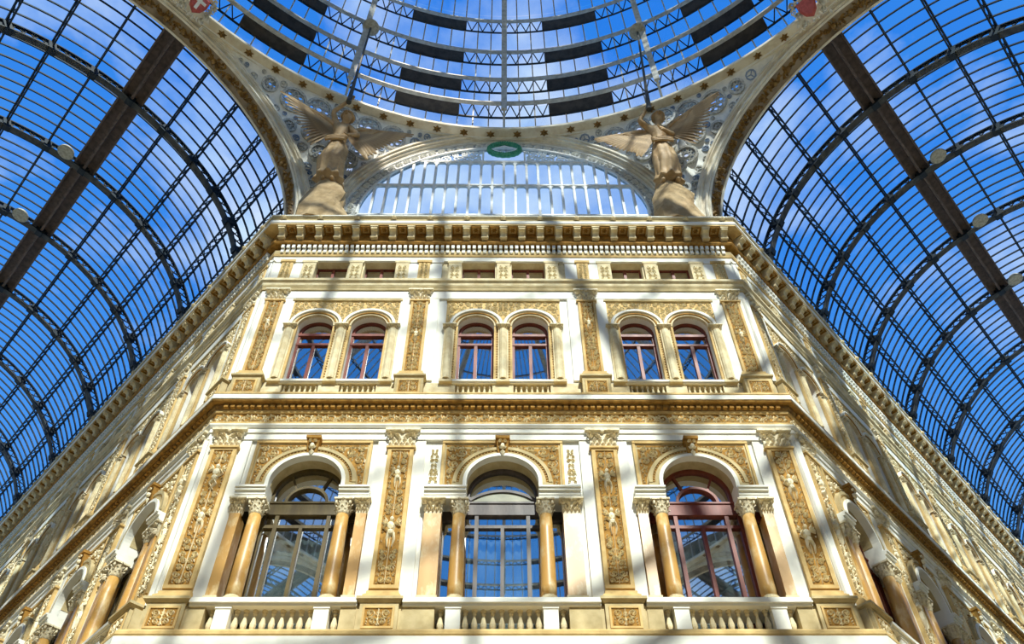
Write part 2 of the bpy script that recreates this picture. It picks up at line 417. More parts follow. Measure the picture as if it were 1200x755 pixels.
trim_6 = trim(6, 'main cornice with rows of brackets, dentils and gutter knobs', [
    ('frieze_band', WHITE, [(-.2, 27.72), (.08, 27.72), (.10, 27.94), (-.2, 27.94)]),
    ('bed_moulding', PALEOCH, [(-.2, 27.942), (.13, 27.942), (.16, 28.05), (-.2, 28.05)]),
    ('dentil_backing', TAN, [(-.2, 28.052), (.14, 28.052), (.14, 28.28), (-.2, 28.28)]),
    ('ovolo', OCHRE, [(-.2, 28.50), (.30, 28.50), (.34, 28.56), (.34, 28.62), (-.2, 28.62)]),
    ('bracket_band', OCHRE, [(-.2, 28.622), (.30, 28.622), (.30, 29.14), (-.2, 29.14)]),  # deep ochre behind the brackets stands in for shade under the cornice
    ('soffit_slab', PALEOCH, [(-.2, 29.142), (.70, 29.142), (.70, 29.20), (-.2, 29.20)]),
    ('fascia', WHITE, [(-.2, 29.202), (.70, 29.202), (.73, 29.24), (.73, 29.37), (.70, 29.40), (-.2, 29.40)]),
    ('gutter', TAN, [(-.9, 29.402), (.68, 29.402), (.68, 29.56), (.72, 29.60), (.72, 29.68), (-.9, 29.70)]),
    ('gutter_edge', WHITE, [(.66, 29.662), (.76, 29.662), (.76, 29.71), (.66, 29.71)])])

def arch_wall(mb, x0, x1, z0, z1, holes, y0, y1):
    """wall slab x0..x1, z0..z1, front at y0, back y1, with openings (cx, half, zsill, zspring, arched?)"""
    holes = sorted(holes); cur = x0
    def slab(a, b, c, d):
        if b-a > 1e-4 and d-c > 1e-4: mb.box(a, b, y0, y1, c, d)
    for cx, hw, zs, zc, arched in holes:
        slab(cur, cx-hw, z0, z1); cur = cx+hw
        slab(cx-hw, cx+hw, z0, zs)
        if not arched: slab(cx-hw, cx+hw, zc, z1); continue
        n = 20
        for i in range(n):
            a, b = PI-PI*i/n, PI-PI*(i+1)/n
            xa, za, xb, zb = cx+hw*math.cos(a), zc+hw*math.sin(a), cx+hw*math.cos(b), zc+hw*math.sin(b)
            k = len(mb.v)
            mb.v += [(xa,y0,za),(xb,y0,zb),(xb,y0,z1),(xa,y0,z1),(xa,y1,za),(xb,y1,zb),(xb,y1,z1),(xa,y1,z1)]
            for q in ((0,1,2,3),(7,6,5,4),(0,4,5,1),(3,2,6,7)): mb.face([k+j for j in q])
    slab(cur, x1, z0, z1)

# bay geometry: (centre, half distance to pilaster backing, module)
MOD = {
 'centre': dict(rc=1.11, sq=1.77, sw=.22, ar=.95, ph=1.66, rh=2.06, tw=.87, two=1.72, fr=9, th=.58),
 'outer': dict(rc=1.11, sq=1.60, sw=.13, ar=.95, ph=1.60, rh=1.76, tw=.86, two=1.66, fr=9, th=.57),
 'side': dict(rc=1.00, sq=1.40, sw=.11, ar=.88, ph=1.38, rh=1.50, tw=.74, two=1.42, fr=8, th=.50),
}
FB = [(-5.19, 'outer', 'left'), (0.0, 'centre', 'centre'), (5.19, 'outer', 'right')]
FP = [-7.6, -2.78, 2.78, 7.6]
BACKH = .66    # half width of the white backing of each pilaster

def build_walls():
    for side, F, bays, pil, x0, x1 in (
        ('front', FRONT, [(x, m) for x, m, _ in FB], FP, -W, W),
        ('left', LEFT, [(-(.52+SIDE_PITCH*(k+.5)), 'side') for k in range(NB)], [-(.52+SIDE_PITCH*k) for k in range(NB+1)], -SIDE_LEN, 0),
        ('right', RIGHT, [(.52+SIDE_PITCH*(k+.5), 'side') for k in range(NB)], [.52+SIDE_PITCH*k for k in range(NB+1)], 0, SIDE_LEN)):
        root = ob('wall_'+side, None, None, F); root.empty_display_size = .5
        tag(root, {'front': 'ornate palace front facing the camera between the two arcade arms', 'left': 'receding arcade wall on the left side', 'right': 'receding arcade wall on the right side'}[side], 'wall', kind='structure')
        d = .55
        mb = MB(); mb.box(x0, x1, -.02, d, 0, 12.0); ob('plinth_wall', mb.mesh('plinth_wall', CREAM), root)
        mb = MB(); hs = [(c, MOD[m]['rh']-.06, 12.03, 16.25, False) for c, m in bays]
        arch_wall(mb, x0, x1, 12.0, 16.25, hs, 0, d); arch_wall(mb, x0, x1, 16.25, 16.6, [(c, MOD[m]['ar'], 16.25, 16.6, False) for c, m in bays], 0, d); ob('lower_wall', mb.mesh('lower_wall', WHITE), root)
        mb = MB(); hs = [(c, MOD[m]['ar'], 16.6, 16.85, True) for c, m in bays]
        arch_wall(mb, x0, x1, 16.6, 19.05, hs, 0, d); ob('arch_wall', mb.mesh('arch_wall', WHITE), root)
        mb = MB(); mb.box(x0, x1, 0, d, 19.05, 20.2); ob('frieze_wall', mb.mesh('frieze_wall', TAN), root)
        hs = []
        for c, m in bays:
            for s in (-1, 1): hs.append((c+s*MOD[m]['tw'], MOD[m]['th']*.96, 20.50, 20.98, False))
        mb = MB(); arch_wall(mb, x0, x1, 20.2, 21.04, hs, -.03, d); ob('upper_plinth', mb.mesh('upper_plinth', CREAM), root)
        hs = []
        for c, m in bays:
            for s in (-1, 1): hs.append((c+s*MOD[m]['tw'], MOD[m]['th'], 21.0, 23.85, True))
        mb = MB(); arch_wall(mb, x0, x1, 21.0, 25.9, hs, 0, d); ob('upper_wall', mb.mesh('upper_wall', WHITE), root)
        hs = []
        for c, m in bays:
            for s in (-1, 1): hs.append((c+s*MOD[m]['tw'], MOD[m]['th'], 26.5, 27.70, False))
        mb = MB(); arch_wall(mb, x0, x1, 25.9, 28.1, hs, 0, d); ob('attic_wall', mb.mesh('attic_wall', CREAM), root)
        mb = MB(); mb.box(x0, x1, 0, d, 28.1, 29.5); ob('cornice_wall', mb.mesh('cornice_wall', TAN), root)
        # dark rooms behind the windows, with floors between the storeys
        mb = MB(); mb.box(x0+.6, x1-.6, 3.2, 3.3, 11.9, 29.3)
        for z in (11.9, 20.2, 26.3, 29.3): mb.box(x0+.6, x1-.6, d, 3.2, z, z+.12)
        for p in pil: mb.box(max(p-.05, x0+.61), min(p+.05, x1-.61), d, 3.2, 12.0, 29.3)
        ob('room_partitions', mb.mesh('room_partitions', ROOM), root)
build_walls()

# ------------------------------------------------------------------ cornice pieces
def cornice_pieces():
    def bracket():
        mb = MB(); w = .11
        prof = [(0,0),(.10,-.02),(.15,.05),(.17,.16),(.24,.24),(.36,.26),(.36,.36),(0,.36)]
        prof = [(o, z) for o, z in prof]
        mb.rings([[(x, -o, z) for o, z in prof] for x in (-w, w)])
        mb.box(-w-.03, w+.03, -.385, 0, .36, .42)
        mb.rings([[(x, -.12+.05*math.cos(a), .04+.05*math.sin(a)) for a in [2*PI*k/8 for k in range(8)]] for x in (-w-.02, w+.02)])
        return mb.mesh('bracket', CREAM)
    def coffer():
        mb = MB()
        for a, b in ((-.17, -.13), (.13, .17)): mb.box(a, b, -.36, 0, 0, .06)
        mb.box(-.17, .17, -.05, 0, 0, .06); mb.box(-.17, .17, -.36, -.32, 0, .06)
        c = MB()
        for k in range(6): leaf(c, 0, 0, k*PI/3, .11, .07, .035)
        mb.add(c, T(0, -.185, .06) @ Matrix.Rotation(PI/2, 4, 'X'))
        return mb.mesh('coffer_rosette', OCHRE)
    def knob():
        mb = MB()
        for a, r in ((0, 1),):
            mb.rings([[(rr*math.cos(2*PI*j/8), -y, rr*math.sin(2*PI*j/8)) for j in range(8)] for rr, y in ((.07, 0), (.10, .04), (.085, .10), (.03, .13))])
        leaf(mb, 0, .06, PI/2, .09, .10, .10); leaf(mb, -.05, -.02, PI*1.2, .09, .07, .08); leaf(mb, .05, -.02, -PI*.2, .09, .07, .08)
        return mb.mesh('lion_head', CREAM)
    bm, cm, km = bracket(), coffer(), knob()
    segs = [(FRONT, -8.0, 8.0, 24, 12), (LEFT, -SIDE_LEN, -.30, 52, 26), (RIGHT, .30, SIDE_LEN, 52, 26)]
    inv = trim_6.matrix_basis.inverted()
    dent = MB(); egg = MB(); eg2 = MB(); leafs = MB()
    for F, a, b, nb, nk in segs:
        Li = inv @ F
        for i in range(nb+1):
            x = a+(b-a)*i/nb
            ob('bracket', bm, trim_6, Li @ T(x, -.30, 28.70))
            if i < nb: ob('coffer_rosette', cm, trim_6, Li @ T(x+(b-a)/nb/2, -.30, 29.075))
        for i in range(nk+1):
            ob('lion_head', km, trim_6, Li @ T(a+(b-a)*i/nk, -.70, 29.55))
        n = int((b-a)/.19)
        for i in range(n):
            x = a+(b-a)*(i+.5)/n; m = MB(); m.box(x-.055, x+.055, -.27, -.14, 28.29, 28.48)
            m.box(x-.055, x+.055, -.21, -.14, 28.08, 28.26); dent.add(m, Li)
            m = MB(); m.box(x-.06, x+.06, -.30, -.2, 19.66, 19.78)
            eg2.add(m, trim_4.matrix_basis.inverted() @ F)
    o = ob('dentils', dent.mesh('dentils', WHITE), trim_6); tag(o, kind='stuff')
    o = ob('egg_ornament', eg2.mesh('egg_ornament', OCHRE), trim_4); tag(o, kind='stuff')  # eggs coloured darker so the cornice underside looks shaded
    # scroll reliefs of the frieze, one part per repeat
    rm = frieze_relief(1.35, .40, 3).mesh('scroll_relief', RELIEF); lm = None
    for F, a, b in ((FRONT, -8.1, 8.1), (LEFT, -SIDE_LEN, -.1), (RIGHT, .1, SIDE_LEN)):
        n = round((b-a)/1.35)
        for i in range(n): ob('scroll_relief', rm, trim_3, trim_3.matrix_basis.inverted() @ F @ T(a+(b-a)*i/n, -.12, 19.145) @ scl((b-a)/n/1.35, 1, 1))
cornice_pieces()

# ------------------------------------------------------------------ pilasters
def pilaster_low(F, x, label, group, rel=0):
    r = thing('pilaster', F, x, 0, 12.0, label, 'pilaster', group)
    def backing(): mb = MB(); mb.box(-BACKH, BACKH, -.07, .0, .95, 6.5); return mb.mesh('backing', WHITE)
    def pedestal():
        mb = MB(); mb.box(-.44, .44, -.42, 0, 0, .82); mb.box(-.52, .52, -.34, 0, 0, .80); mb.box(-.47, .47, -.46, 0, 0, .07)
        mb.frustum(-.46, .46, -.44, 0, .82, .88, .05, .05); mb.box(-.53, .53, -.51, 0, .88, .95); return mb.mesh('pedestal', TAN)
    def ped_frame():
        mb = MB()
        for a in ((-.36,.36,.12,.17),(-.36,.36,.66,.71),(-.36,-.31,.17,.66),(.31,.36,.17,.66)): mb.box(a[0],a[1],-.45,-.42,a[2],a[3])
        return mb.mesh('panel_frame', PALEOCH)
    def ped_ground(): mb = MB(); mb.box(-.31,.31,-.424,-.42,.17,.66); return mb.mesh('panel_ground', OCHRE)
    def ped_relief(): return rect_relief(.58, .45, .12, .035, .06, 5, True, 500).mesh('relief', RELIEF)
    def base():
        mb = MB(); mb.box(-.44, .44, -.34, 0, .95, 1.12); mb.frustum(-.38, .38, -.24, 0, 1.12, 1.28, .0, .0); mb.box(-.41, .41, -.28, 0, 1.12, 1.18); mb.box(-.37, .37, -.20, 0, 1.28, 1.32)
        return mb.mesh('base', PALEOCH)
    def shaft():
        mb = MB(); mb.box(-.35, .35, -.14, 0, 1.30, 6.17)
        for s in (-1, 1): mb.box(min(s*.25, s*.35), max(s*.25, s*.35), -.18, -.14, 1.40, 6.13)
        mb.box(-.25, .25, -.18, -.14, 1.40, 1.50); mb.box(-.25, .25, -.18, -.14, 6.03, 6.13)
        mb.box(-.40, .40, -.22, 0, 6.10, 6.17); return mb.mesh('shaft', PALEOCH)
    def ground(): mb = MB(); mb.box(-.25, .25, -.146, -.14, 1.5, 6.03); return mb.mesh('panel_ground', OCHRE)
    ob('backing', cached('pl_back', backing), r); ob('pedestal', cached('pl_ped', pedestal), r)
    ob('panel_frame', cached('pl_pf', ped_frame), r); ob('panel_ground', cached('pl_pg', ped_ground), r)
    ob('relief', cached('pl_pr', ped_relief), r, T(0, -.424, .19))
    ob('base', cached('pl_base', base), r); ob('shaft', cached('pl_shaft', shaft), r); ob('panel_ground', cached('pl_g', ground), r)
    figs = [((3.0, .95), (1.55, .85)), ((1.1, 1.0), (3.1, .8)), ((2.9, .9), (1.5, .9)), ((.9, .95), (2.7, .9))][rel % 4]
    ob('relief', shaft_relief(.48, 4.45, 11+rel % 4, figs), r, T(0, -.145, 1.54))
    ob('capital', cached('pl_cap', lambda: capital_mesh(.86, .70, .20).mesh('capital', CAPM)), r, T(0, 0, 6.17))
    return r
def pilaster_up(F, x, label, group, rel=0):
    r = thing('pilaster', F, x, 0, 20.2, label, 'pilaster', group)
    def backing(): mb = MB(); mb.box(-BACKH+.02, BACKH-.02, -.06, 0, .95, 5.22); return mb.mesh('backing', WHITE)
    def pedestal():
        mb = MB(); mb.box(-.42, .42, -.25, -.06, 0, .84); mb.frustum(-.43, .43, -.26, -.06, .84, .89, .04, .04); mb.box(-.48, .48, -.31, 0, .89, .96); return mb.mesh('pedestal', TAN)
    def ped_frame():
        mb = MB()
        for a in ((-.34,.34,.12,.17),(-.34,.34,.68,.73),(-.34,-.29,.17,.68),(.29,.34,.17,.68)): mb.box(a[0],a[1],-.28,-.25,a[2],a[3])
        return mb.mesh('panel_frame', PALEOCH)
    def ped_ground(): mb = MB(); mb.box(-.29,.29,-.256,-.25,.17,.68); return mb.mesh('panel_ground', OCHRE)
    def base(): mb = MB(); mb.box(-.40, .40, -.20, 0, .96, 1.14); mb.box(-.36, .36, -.17, 0, 1.14, 1.26); return mb.mesh('base', PALEOCH)
    def shaft():
        mb = MB(); mb.box(-.29, .29, -.10, 0, 1.26, 5.05)
        for s in (-1, 1): mb.box(min(s*.21, s*.29), max(s*.21, s*.29), -.13, -.10, 1.30, 5.0)
        mb.box(-.34, .34, -.16, 0, 4.98, 5.05); return mb.mesh('shaft', PALEOCH)
    def ground(): mb = MB(); mb.box(-.21, .21, -.106, -.10, 1.3, 4.98); return mb.mesh('panel_ground', OCHRE)
    ob('backing', cached('pu_back', backing), r); ob('pedestal', cached('pu_ped', pedestal), r)
    ob('panel_frame', cached('pu_pf', ped_frame), r); ob('panel_ground', cached('pu_pg', ped_ground), r)
    ob('relief', cached('pu_pr', lambda: rect_relief(.54, .47, .11, .035, .05, 9, True, 500).mesh('relief', RELIEF)), r, T(0, -.256, .19))
    ob('base', cached('pu_base', base), r); ob('shaft', cached('pu_shaft', shaft), r); ob('panel_ground', cached('pu_g', ground), r)
    ob('relief', shaft_relief(.40, 3.6, 21+rel % 2, ((1.4, .7),) if rel % 2 else ((2.1, .6),)), r, T(0, -.105, 1.34))
    ob('capital', cached('pu_cap', lambda: capital_mesh(.74, .60, .16).mesh('capital', CAPM)), r, T(0, 0, 5.05))
    return r
def pilaster_attic(F, x, label, group):
    r = thing('attic_pilaster', F, x, 0, 26.44, label, 'pilaster', group)
    def back(): mb = MB(); mb.box(-.62, .62, -.07, 0, 0, 1.28); mb.box(-.66, .66, -.10, 0, 1.16, 1.26); return mb.mesh('backing', WHITE)
    def panel():
        mb = MB(); mb.box(-.20, .20, -.11, -.07, .02, 1.16); mb.box(-.26, .26, -.14, -.07, 1.14, 1.26); return mb.mesh('panel', PALEOCH)
    ob('backing', cached('pa_b', back), r); ob('panel', cached('pa_p', panel), r)
    ob('relief', cached('pa_r', lambda: rect_relief(.30, 1.0, .09, .03, .04, 4, True, 400).mesh('relief', RELIEF)), r, T(0, -.112, .10))
    return r
fnames = ['at the left corner of the front', 'left of the middle window on the front', 'right of the middle window on the front', 'at the right corner of the front']
for i, x in enumerate(FP):
    pilaster_low(FRONT, x, 'tall relief-carved pilaster '+fnames[i]+', lower storey', 'carved lower pilasters of the front', i)
    pilaster_up(FRONT, x, 'shorter relief-carved pilaster '+fnames[i]+', upper storey', 'carved upper pilasters of the front', i)
    pilaster_attic(FRONT, x, 'small attic pilaster '+fnames[i]+' under the main cornice', 'attic pilasters of the front')
for sd, F, s in (('left', LEFT, -1), ('right', RIGHT, 1)):
    for k in range(NB+1):
        x = s*(.52+SIDE_PITCH*k); w = ORD[k]
        pilaster_low(F, x, 'carved lower-storey pilaster, %s from the corner on the receding %s wall' % (w, sd), 'lower pilasters of the %s wall' % sd, k)
        pilaster_up(F, x, 'carved upper-storey pilaster, %s from the corner on the receding %s wall' % (w, sd), 'upper pilasters of the %s wall' % sd, k)
        pilaster_attic(F, x, 'small attic pilaster, %s from the corner on the receding %s wall' % (w, sd), 'attic pilasters of the %s wall' % sd)

# ------------------------------------------------------------------ lower bays
WN = [0]
def spandrel(ph, ar):
    mb = MB(); R = ar+.42
    def ins(x, z, r): return x+r < ph-.14 and z+r < 1.72 and z-r > .12 and (x*x+(z-.25)**2) > (R+r)**2 and x-r > .12
    pack(mb, ins, .1, ph, .1, 1.7, .17, .04, .07, 31, False, 2500)
    return mb
def low_bay(F, cx, mod, where, style):
    p = MOD[mod]; key = 'lb_'+mod
    # --- arch surround
    r = thing('window_arch', F, cx, 0, 16.6, 'keystoned arch with carved spandrels '+where, 'arch', 'big arches of the lower storey')
    ar, ph, rh = p['ar'], p['ph'], p['rh']
    def panel():
        mb = MB(); hs = [(0, ar+.02, 0, .25, True)]; arch_wall(mb, -ph, ph, .02, 1.86, hs, -.05, 0); return mb.mesh('spandrel_panel', TAN)
    def frame():
        mb = MB(); w = .07
        mb.box(-ph, ph, -.10, -.05, 1.80, 1.87)
        for s in (-1, 1): mb.box(min(s*ph, s*(ph-w)), max(s*ph, s*(ph-w)), -.085, -.05, .02, 1.80)
        return mb.mesh('panel_frame', PALEOCH)
    def ground():
        mb = MB(); R = ar+.40; n = 16
        for s in (-1, 1):
            pts = [(R*math.cos(a), .25+R*math.sin(a)) for a in [(.5-.0)*PI*i/n for i in range(n+1)]]
            for i in range(n):
                (xa, za), (xb, zb) = pts[i], pts[i+1]; X = ph-.12; 
                if xa > X: xa = X
                if xb > X: xb = X
                q = [(s*xa, -.056, za), (s*X, -.056, za), (s*X, -.056, zb), (s*xb, -.056, zb)]
                if zb < 1.70 and X-xa > .02: mb.poly(q if s > 0 else q[::-1])
            q = [(s*.16, -.056, 1.67), (s*(ph-.12), -.056, 1.67), (s*(ph-.12), -.056, 1.74), (s*.16, -.056, 1.74)]; mb.poly(q if s > 0 else q[::-1])
        return mb.mesh('spandrel_ground', OCHRE)
    def archi():
        mb = MB(); c = .25
        mb.arcband(0, c, ar, ar+.10, 0, PI, -.20, .02, 28); mb.cm = 1
        mb.arcband(0, c, ar+.10, ar+.20, 0, PI, -.15, .02, 28)
        mb.cm = 2; mb.arcband(0, c, ar+.20, ar+.27, 0, PI, -.13, .0, 28)
        mb.cm = 1; mb.arcband(0, c, ar+.27, ar+.37, 0, PI, -.17, .0, 28)
        for s in (-1, 1):
            mb.cm = 0; mb.box(min(s*ar, s*(ar+.1)), max(s*ar, s*(ar+.1)), -.20, .02, 0, c)
            mb.cm = 1; mb.box(min(s*(ar+.1), s*(ar+.37)), max(s*(ar+.1), s*(ar+.37)), -.15, 0, 0, c)
        mb.cm = 1; mb.arcband(0, c, ar-.012, ar+.02, 0, PI, .022, .56, 28)  # thin tan lining added so the white reveal looks shaded
        return mb.mesh('archivolt', [WHITE, TAN, OCHRE])
    def beads():
        mb = MB(); n = 40
        for i in range(n):
            a = PI*(i+.5)/n; x, z = (ar+.235)*math.cos(a), .25+(ar+.235)*math.sin(a); blob(mb, x, z, .025, .025, .035, -.13, 5)
        return mb.mesh('bead_row', PALEOCH)
    def key_():
        mb = MB(); mb.rings([[(-.17+.05*t, -.17-.10*(1-t), z), (.17-.05*t, -.17-.10*(1-t), z), (.17-.05*t, 0, z), (-.17+.05*t, 0, z)] for t, z in ((1, 1.21), (.4, 1.5), (0, 1.78))])
        mb.box(-.2, .2, -.32, 0, 1.78, 1.88)
        return mb.mesh('keystone', OCHRE)
    def key_rel():
        mb = MB(); blob(mb, 0, 1.50, .07, .10, .09, -.22); spiral(mb, -.07, 1.67, .055, 0, 1, .06, -.25); spiral(mb, .07, 1.67, .055, PI, -1, .06, -.25); leaf(mb, 0, 1.42, -PI/2, .24, .14, .07, -.2)
        for a in (-.8, .8): leaf(mb, 0, 1.4, PI/2+a, .16, .08, .07, -.22)
        return mb.mesh('keystone_mask', RELIEF)
    def impost(s):
        mb = MB(); 
        if True:
            a, b = ar, rh-.02
            for d, z0, z1 in ((.20, -.37, -.25), (.22, -.25, -.14), (.28, -.14, -.06), (.32, -.06, .0)):
                mb.box(min(s*(a-.01*d), s*b), max(s*(a-.01*d), s*b), -d, .35, z0, z1)
        return mb.mesh('impost', WHITE)
    ob('spandrel_panel', cached(key+'pan', panel), r); ob('panel_frame', cached(key+'fr', frame), r); ob('spandrel_ground', cached(key+'gr', ground), r)
    ob('archivolt', cached(key+'ar', archi), r); tag(ob('bead_row', cached(key+'be', beads), r), kind='stuff')
    ob('keystone', cached(key+'ke', key_), r); ob('keystone_mask', cached(key+'kr', key_rel), r, T(0, -.03, 0)); [ob('impost', cached(key+'im%d' % s, lambda: impost(s)), r) for s in (-1, 1)]
    sm = cached(key+'sp', lambda: spandrel(ph, ar).mesh('spandrel_relief', RELIEF))
    ob('spandrel_relief', sm, r, T(0, -.056, 0)); ob('spandrel_relief', sm, r, T(0, -.056, 0) @ MIRX)
    if mod == 'centre':
        for s in (-1, 1): ob('side_relief', cached('lb_side', lambda: rect_relief(.24, 1.3, .07, .03, .05, 8, True, 400).mesh('side_relief', RELIEF)), r, T(s*1.86, 0, .3))
    # --- columns
    def cshaft(): mb = MB(); mb.lathe([(.185, 0), (.19, .3), (.185, 1.0), (.17, 2.0), (.155, 2.56)], 20); return mb.mesh('shaft', MARBLE, True)
    def cbase(): mb = MB(); mb.box(-.26, .26, -.26, .26, 0, .10); mb.lathe([(.25, .10), (.265, .14), (.25, .18), (.21, .20), (.22, .24), (.19, .27)], 18); return mb.mesh('base', CREAM)
    def sshaft(w): mb = MB(); mb.box(-w, w, -.14, .30, 0, 2.56); return mb.mesh('shaft', MARBLE)
    def sbase(w): mb = MB(); mb.box(-w-.06, w+.06, -.20, .30, 0, .12); mb.box(-w-.03, w+.03, -.17, .30, .12, .26); return mb.mesh('base', CREAM)
    for s in (-1, 1):
        sd = 'left' if s < 0 else 'right'
        c = thing('column', F, cx+s*p['rc'], .02, 12.95, 'round marble column, %s side of window %s' % (sd, where), 'column', 'marble columns')
        ob('base', cached('c_b', cbase), c); ob('shaft', cached('c_s', cshaft), c, T(0, 0, .27)); ob('capital', cached('c_c', lambda: round_capital(.165, .46).mesh('capital', CAPM)), c, T(0, 0, 2.82))
        w = p['sw']
        c = thing('square_column', F, cx+s*p['sq'], 0, 12.95, 'flat marble half column, outer %s, %s' % (sd, where), 'column', 'flat marble half columns')
        ob('base', cached('q_b%s' % w, lambda: sbase(w)), c); ob('shaft', cached('q_s%s' % w, lambda: sshaft(w)), c, T(0, 0, .26))
        ob('capital', cached('q_c%s' % w, lambda: capital_mesh(w*2+.12, .46, .24).mesh('capital', CAPM)), c, T(0, 0, 2.82))
    # --- balustrade
    b = thing('balustrade', F, cx, 0, 12.0, 'big stone balustrade '+where, 'balustrade', 'balustrades of the lower storey')
    bx = 4.83/2-.52 if mod == 'outer' else (2.26 if mod == 'centre' else 1.68)
    def rail(): mb = MB(); mb.box(-bx, bx, -.42, .3, .74, .80); mb.box(-bx, bx, -.48, .35, .80, .90); mb.box(-bx, bx, -.45, .35, .90, .95); return mb.mesh('rail', WHITE)
    def plinth(): mb = MB(); mb.box(-bx, bx, -.42, .0, 0, .10); return mb.mesh('plinth', PALEOCH)
    ob('rail', cached(key+'ra', rail), b); ob('plinth', cached(key+'pp', plinth), b)
    pc = (p['rc'], p['rc']+.50)
    def pier(): mb = MB(); mb.box(-.17, .17, -.38, 0, .10, .74); mb.box(-.19, .19, -.40, 0, .68, .74); return mb.mesh('pier', WHITE)
    def pier2(): mb = MB(); mb.box(-.15, .15, -.36, 0, .10, .74); return mb.mesh('pier', TAN)
    for s in (-1, 1): 
        ob('pier', cached('bal_pier', pier), b, T(s*p['rc'], 0, 0))
        w2 = bx-(p['rc']+.42)
        if w2 > .05:
            ob('pier', cached('bal_pier2_'+mod, lambda: (lambda m: (m.box(-w2/2, w2/2, -.36, 0, .10, .74), m.mesh('pier', TAN))[1])(MB())), b, T(s*(bx-w2/2), 0, 0))
        else: pass
        ob('baluster', cached('bal_low', lambda: (lambda m: (m.lathe([(.07,0),(.07,.05),(.035,.08),(.07,.18),(.078,.25),(.042,.42),(.028,.49),(.055,.53),(.035,.57),(.07,.60),(.07,.64)], 8), m.mesh('baluster', CREAM, False))[1])(MB())), b, T(s*(p['rc']+.29), -.2, .10))
    n = p['fr']
    for i in range(n):
        x = (i-(n-1)/2)*(2*(p['rc']-.17)/n); ob('baluster', MESH['bal_low'], b, T(x, -.2, .10))
    # --- window
    WN[0] += 1
    wood = {'olive': WOODB, 'grey': WOODG, 'red': WOODR}[style]
    r = thing('window_%d' % WN[0], F, cx, -.40, 12.2, {'olive': 'olive brown', 'grey': 'grey brown', 'red': 'dark red'}[style]+' framed arched window '+where, 'window', 'big arched windows', 'structure')
    hw = ar+.02 ; ow = rh-.07; k2 = key+style
    def fr():
        mb = MB()
        for x, w in ((hw-.30, .10), (hw+.08, .16), ): 
            for s in (-1, 1): mb.box(s*x-w/2, s*x+w/2, -.08, .06, .1, 4.0)
        mb.box(-.045, .045, -.08, .06, .1, 3.5)
        mb.box(-.60, -.52, -.06, .06, .1, 4.0) if False else None
        mb.box(-hw-.1, hw+.1, -.07, .07, 3.47, 3.57); mb.box(-hw-.1, hw+.1, -.10, .08, 3.90, 4.28)
        mb.box(-hw-.1, hw+.1, -.13, .08, 4.28, 4.34)
        mb.box(-ow, ow, -.07, .06, .08, .22)
        for s in (-1, 1):
            mb.box(s*(ow-.05)-.05, s*(ow-.05)+.05, -.07, .06, .1, 4.1); mb.box(min(s*(hw+.1), s*ow), max(s*(hw+.1), s*ow), -.07, .06, 3.72, 4.12)
        return mb.mesh('frame', wood)
    ob('frame', cached(k2+'f', fr), r)
    def top():
        mb = MB(); c = 4.62
        mb.arcband(0, c, hw-.10, hw+.03, 0, PI, -.08, .06, 24)
        for s in (-1, 1): mb.box(min(s*(hw-.1), s*(hw+.03)), max(s*(hw-.1), s*(hw+.03)), -.08, .06, 4.34, c)
        if style == 'grey':
            mb.arcband(0, 4.34-.9, 1.27, 1.36, PI*.27, PI*.73, -.10, .02, 16)
        else:
            mb.arcband(0, 4.34, .50, .58, 0, PI, -.10, .06, 20)
            for a in (.30, .5, .70): mb.bar((.56*math.cos(PI*a), 0, 4.34+.56*math.sin(PI*a)), ((hw-.05)*math.cos(PI*a), 0, c+(hw-.05)*math.sin(PI*a)), .06, .1, (0,1,0)) if a != .5 or style == 'olive' and False else None
        return mb.mesh('arched_head', wood)
    ob('arched_head', cached(k2+'t', top), r)
    def pane(w, h): return cached('pane%.2f_%.2f' % (w, h), lambda: (lambda m: (m.box(-w/2, w/2, 0, .012, 0, h), m.mesh('pane', WGLASS))[1])(MB()))
    xi = hw-.35
    for s in (-1, 1):
        ob('pane', pane(xi-.045, 3.25), r, T(s*(xi+.045)/2, 0, .22))
        ob('pane', pane(.26, 3.25), r, T(s*(hw-.12), 0, .22)); ob('pane', pane(.26, .33), r, T(s*(hw-.12), 0, 3.57))
        w = ow-.1-(hw+.16)
        if w > .04: ob('pane', pane(w, 3.5), r, T(s*(hw+.16+w/2), 0, .22))
    ob('pane', pane(2*xi, .33), r, T(0, 0, 3.57))
    def lpane():
        mb = MB(); n = 20
        pts = [(hw-.02, 4.34), (-(hw-.02), 4.34)]+[((hw-.02)*math.cos(PI-PI*i/n), 4.62+(hw-.02)*math.sin(PI-PI*i/n)) for i in range(n+1)]
        mb.rings([[(x, y, z) for x, z in pts] for y in (0, .012)]); return mb.mesh('lunette_pane', WGLASS)
    ob('lunette_pane', cached(key+'lp', lpane), r)
    def tymp():
        mb = MB(); n = 12; pts = [(1.30*math.cos(PI*.27+PI*.46*i/n), 3.44+1.30*math.sin(PI*.27+PI*.46*i/n)) for i in range(n+1)]
        pts = [(-.83, 4.34)] + [(-x, z) for x, z in pts] + [(.83, 4.34)]
        pts = [(x, max(z, 4.34)) for x, z in pts]
        mb.rings([[(x, y, z) for x, z in pts] for y in (-.06, -.03)]); return mb.mesh('arched_panel', mat('green_grey_panel', (.22, .22, .15), .5, (.30, .29, .2), 2))
    if style == 'grey': ob('arched_panel', cached('tymp', tymp), r)
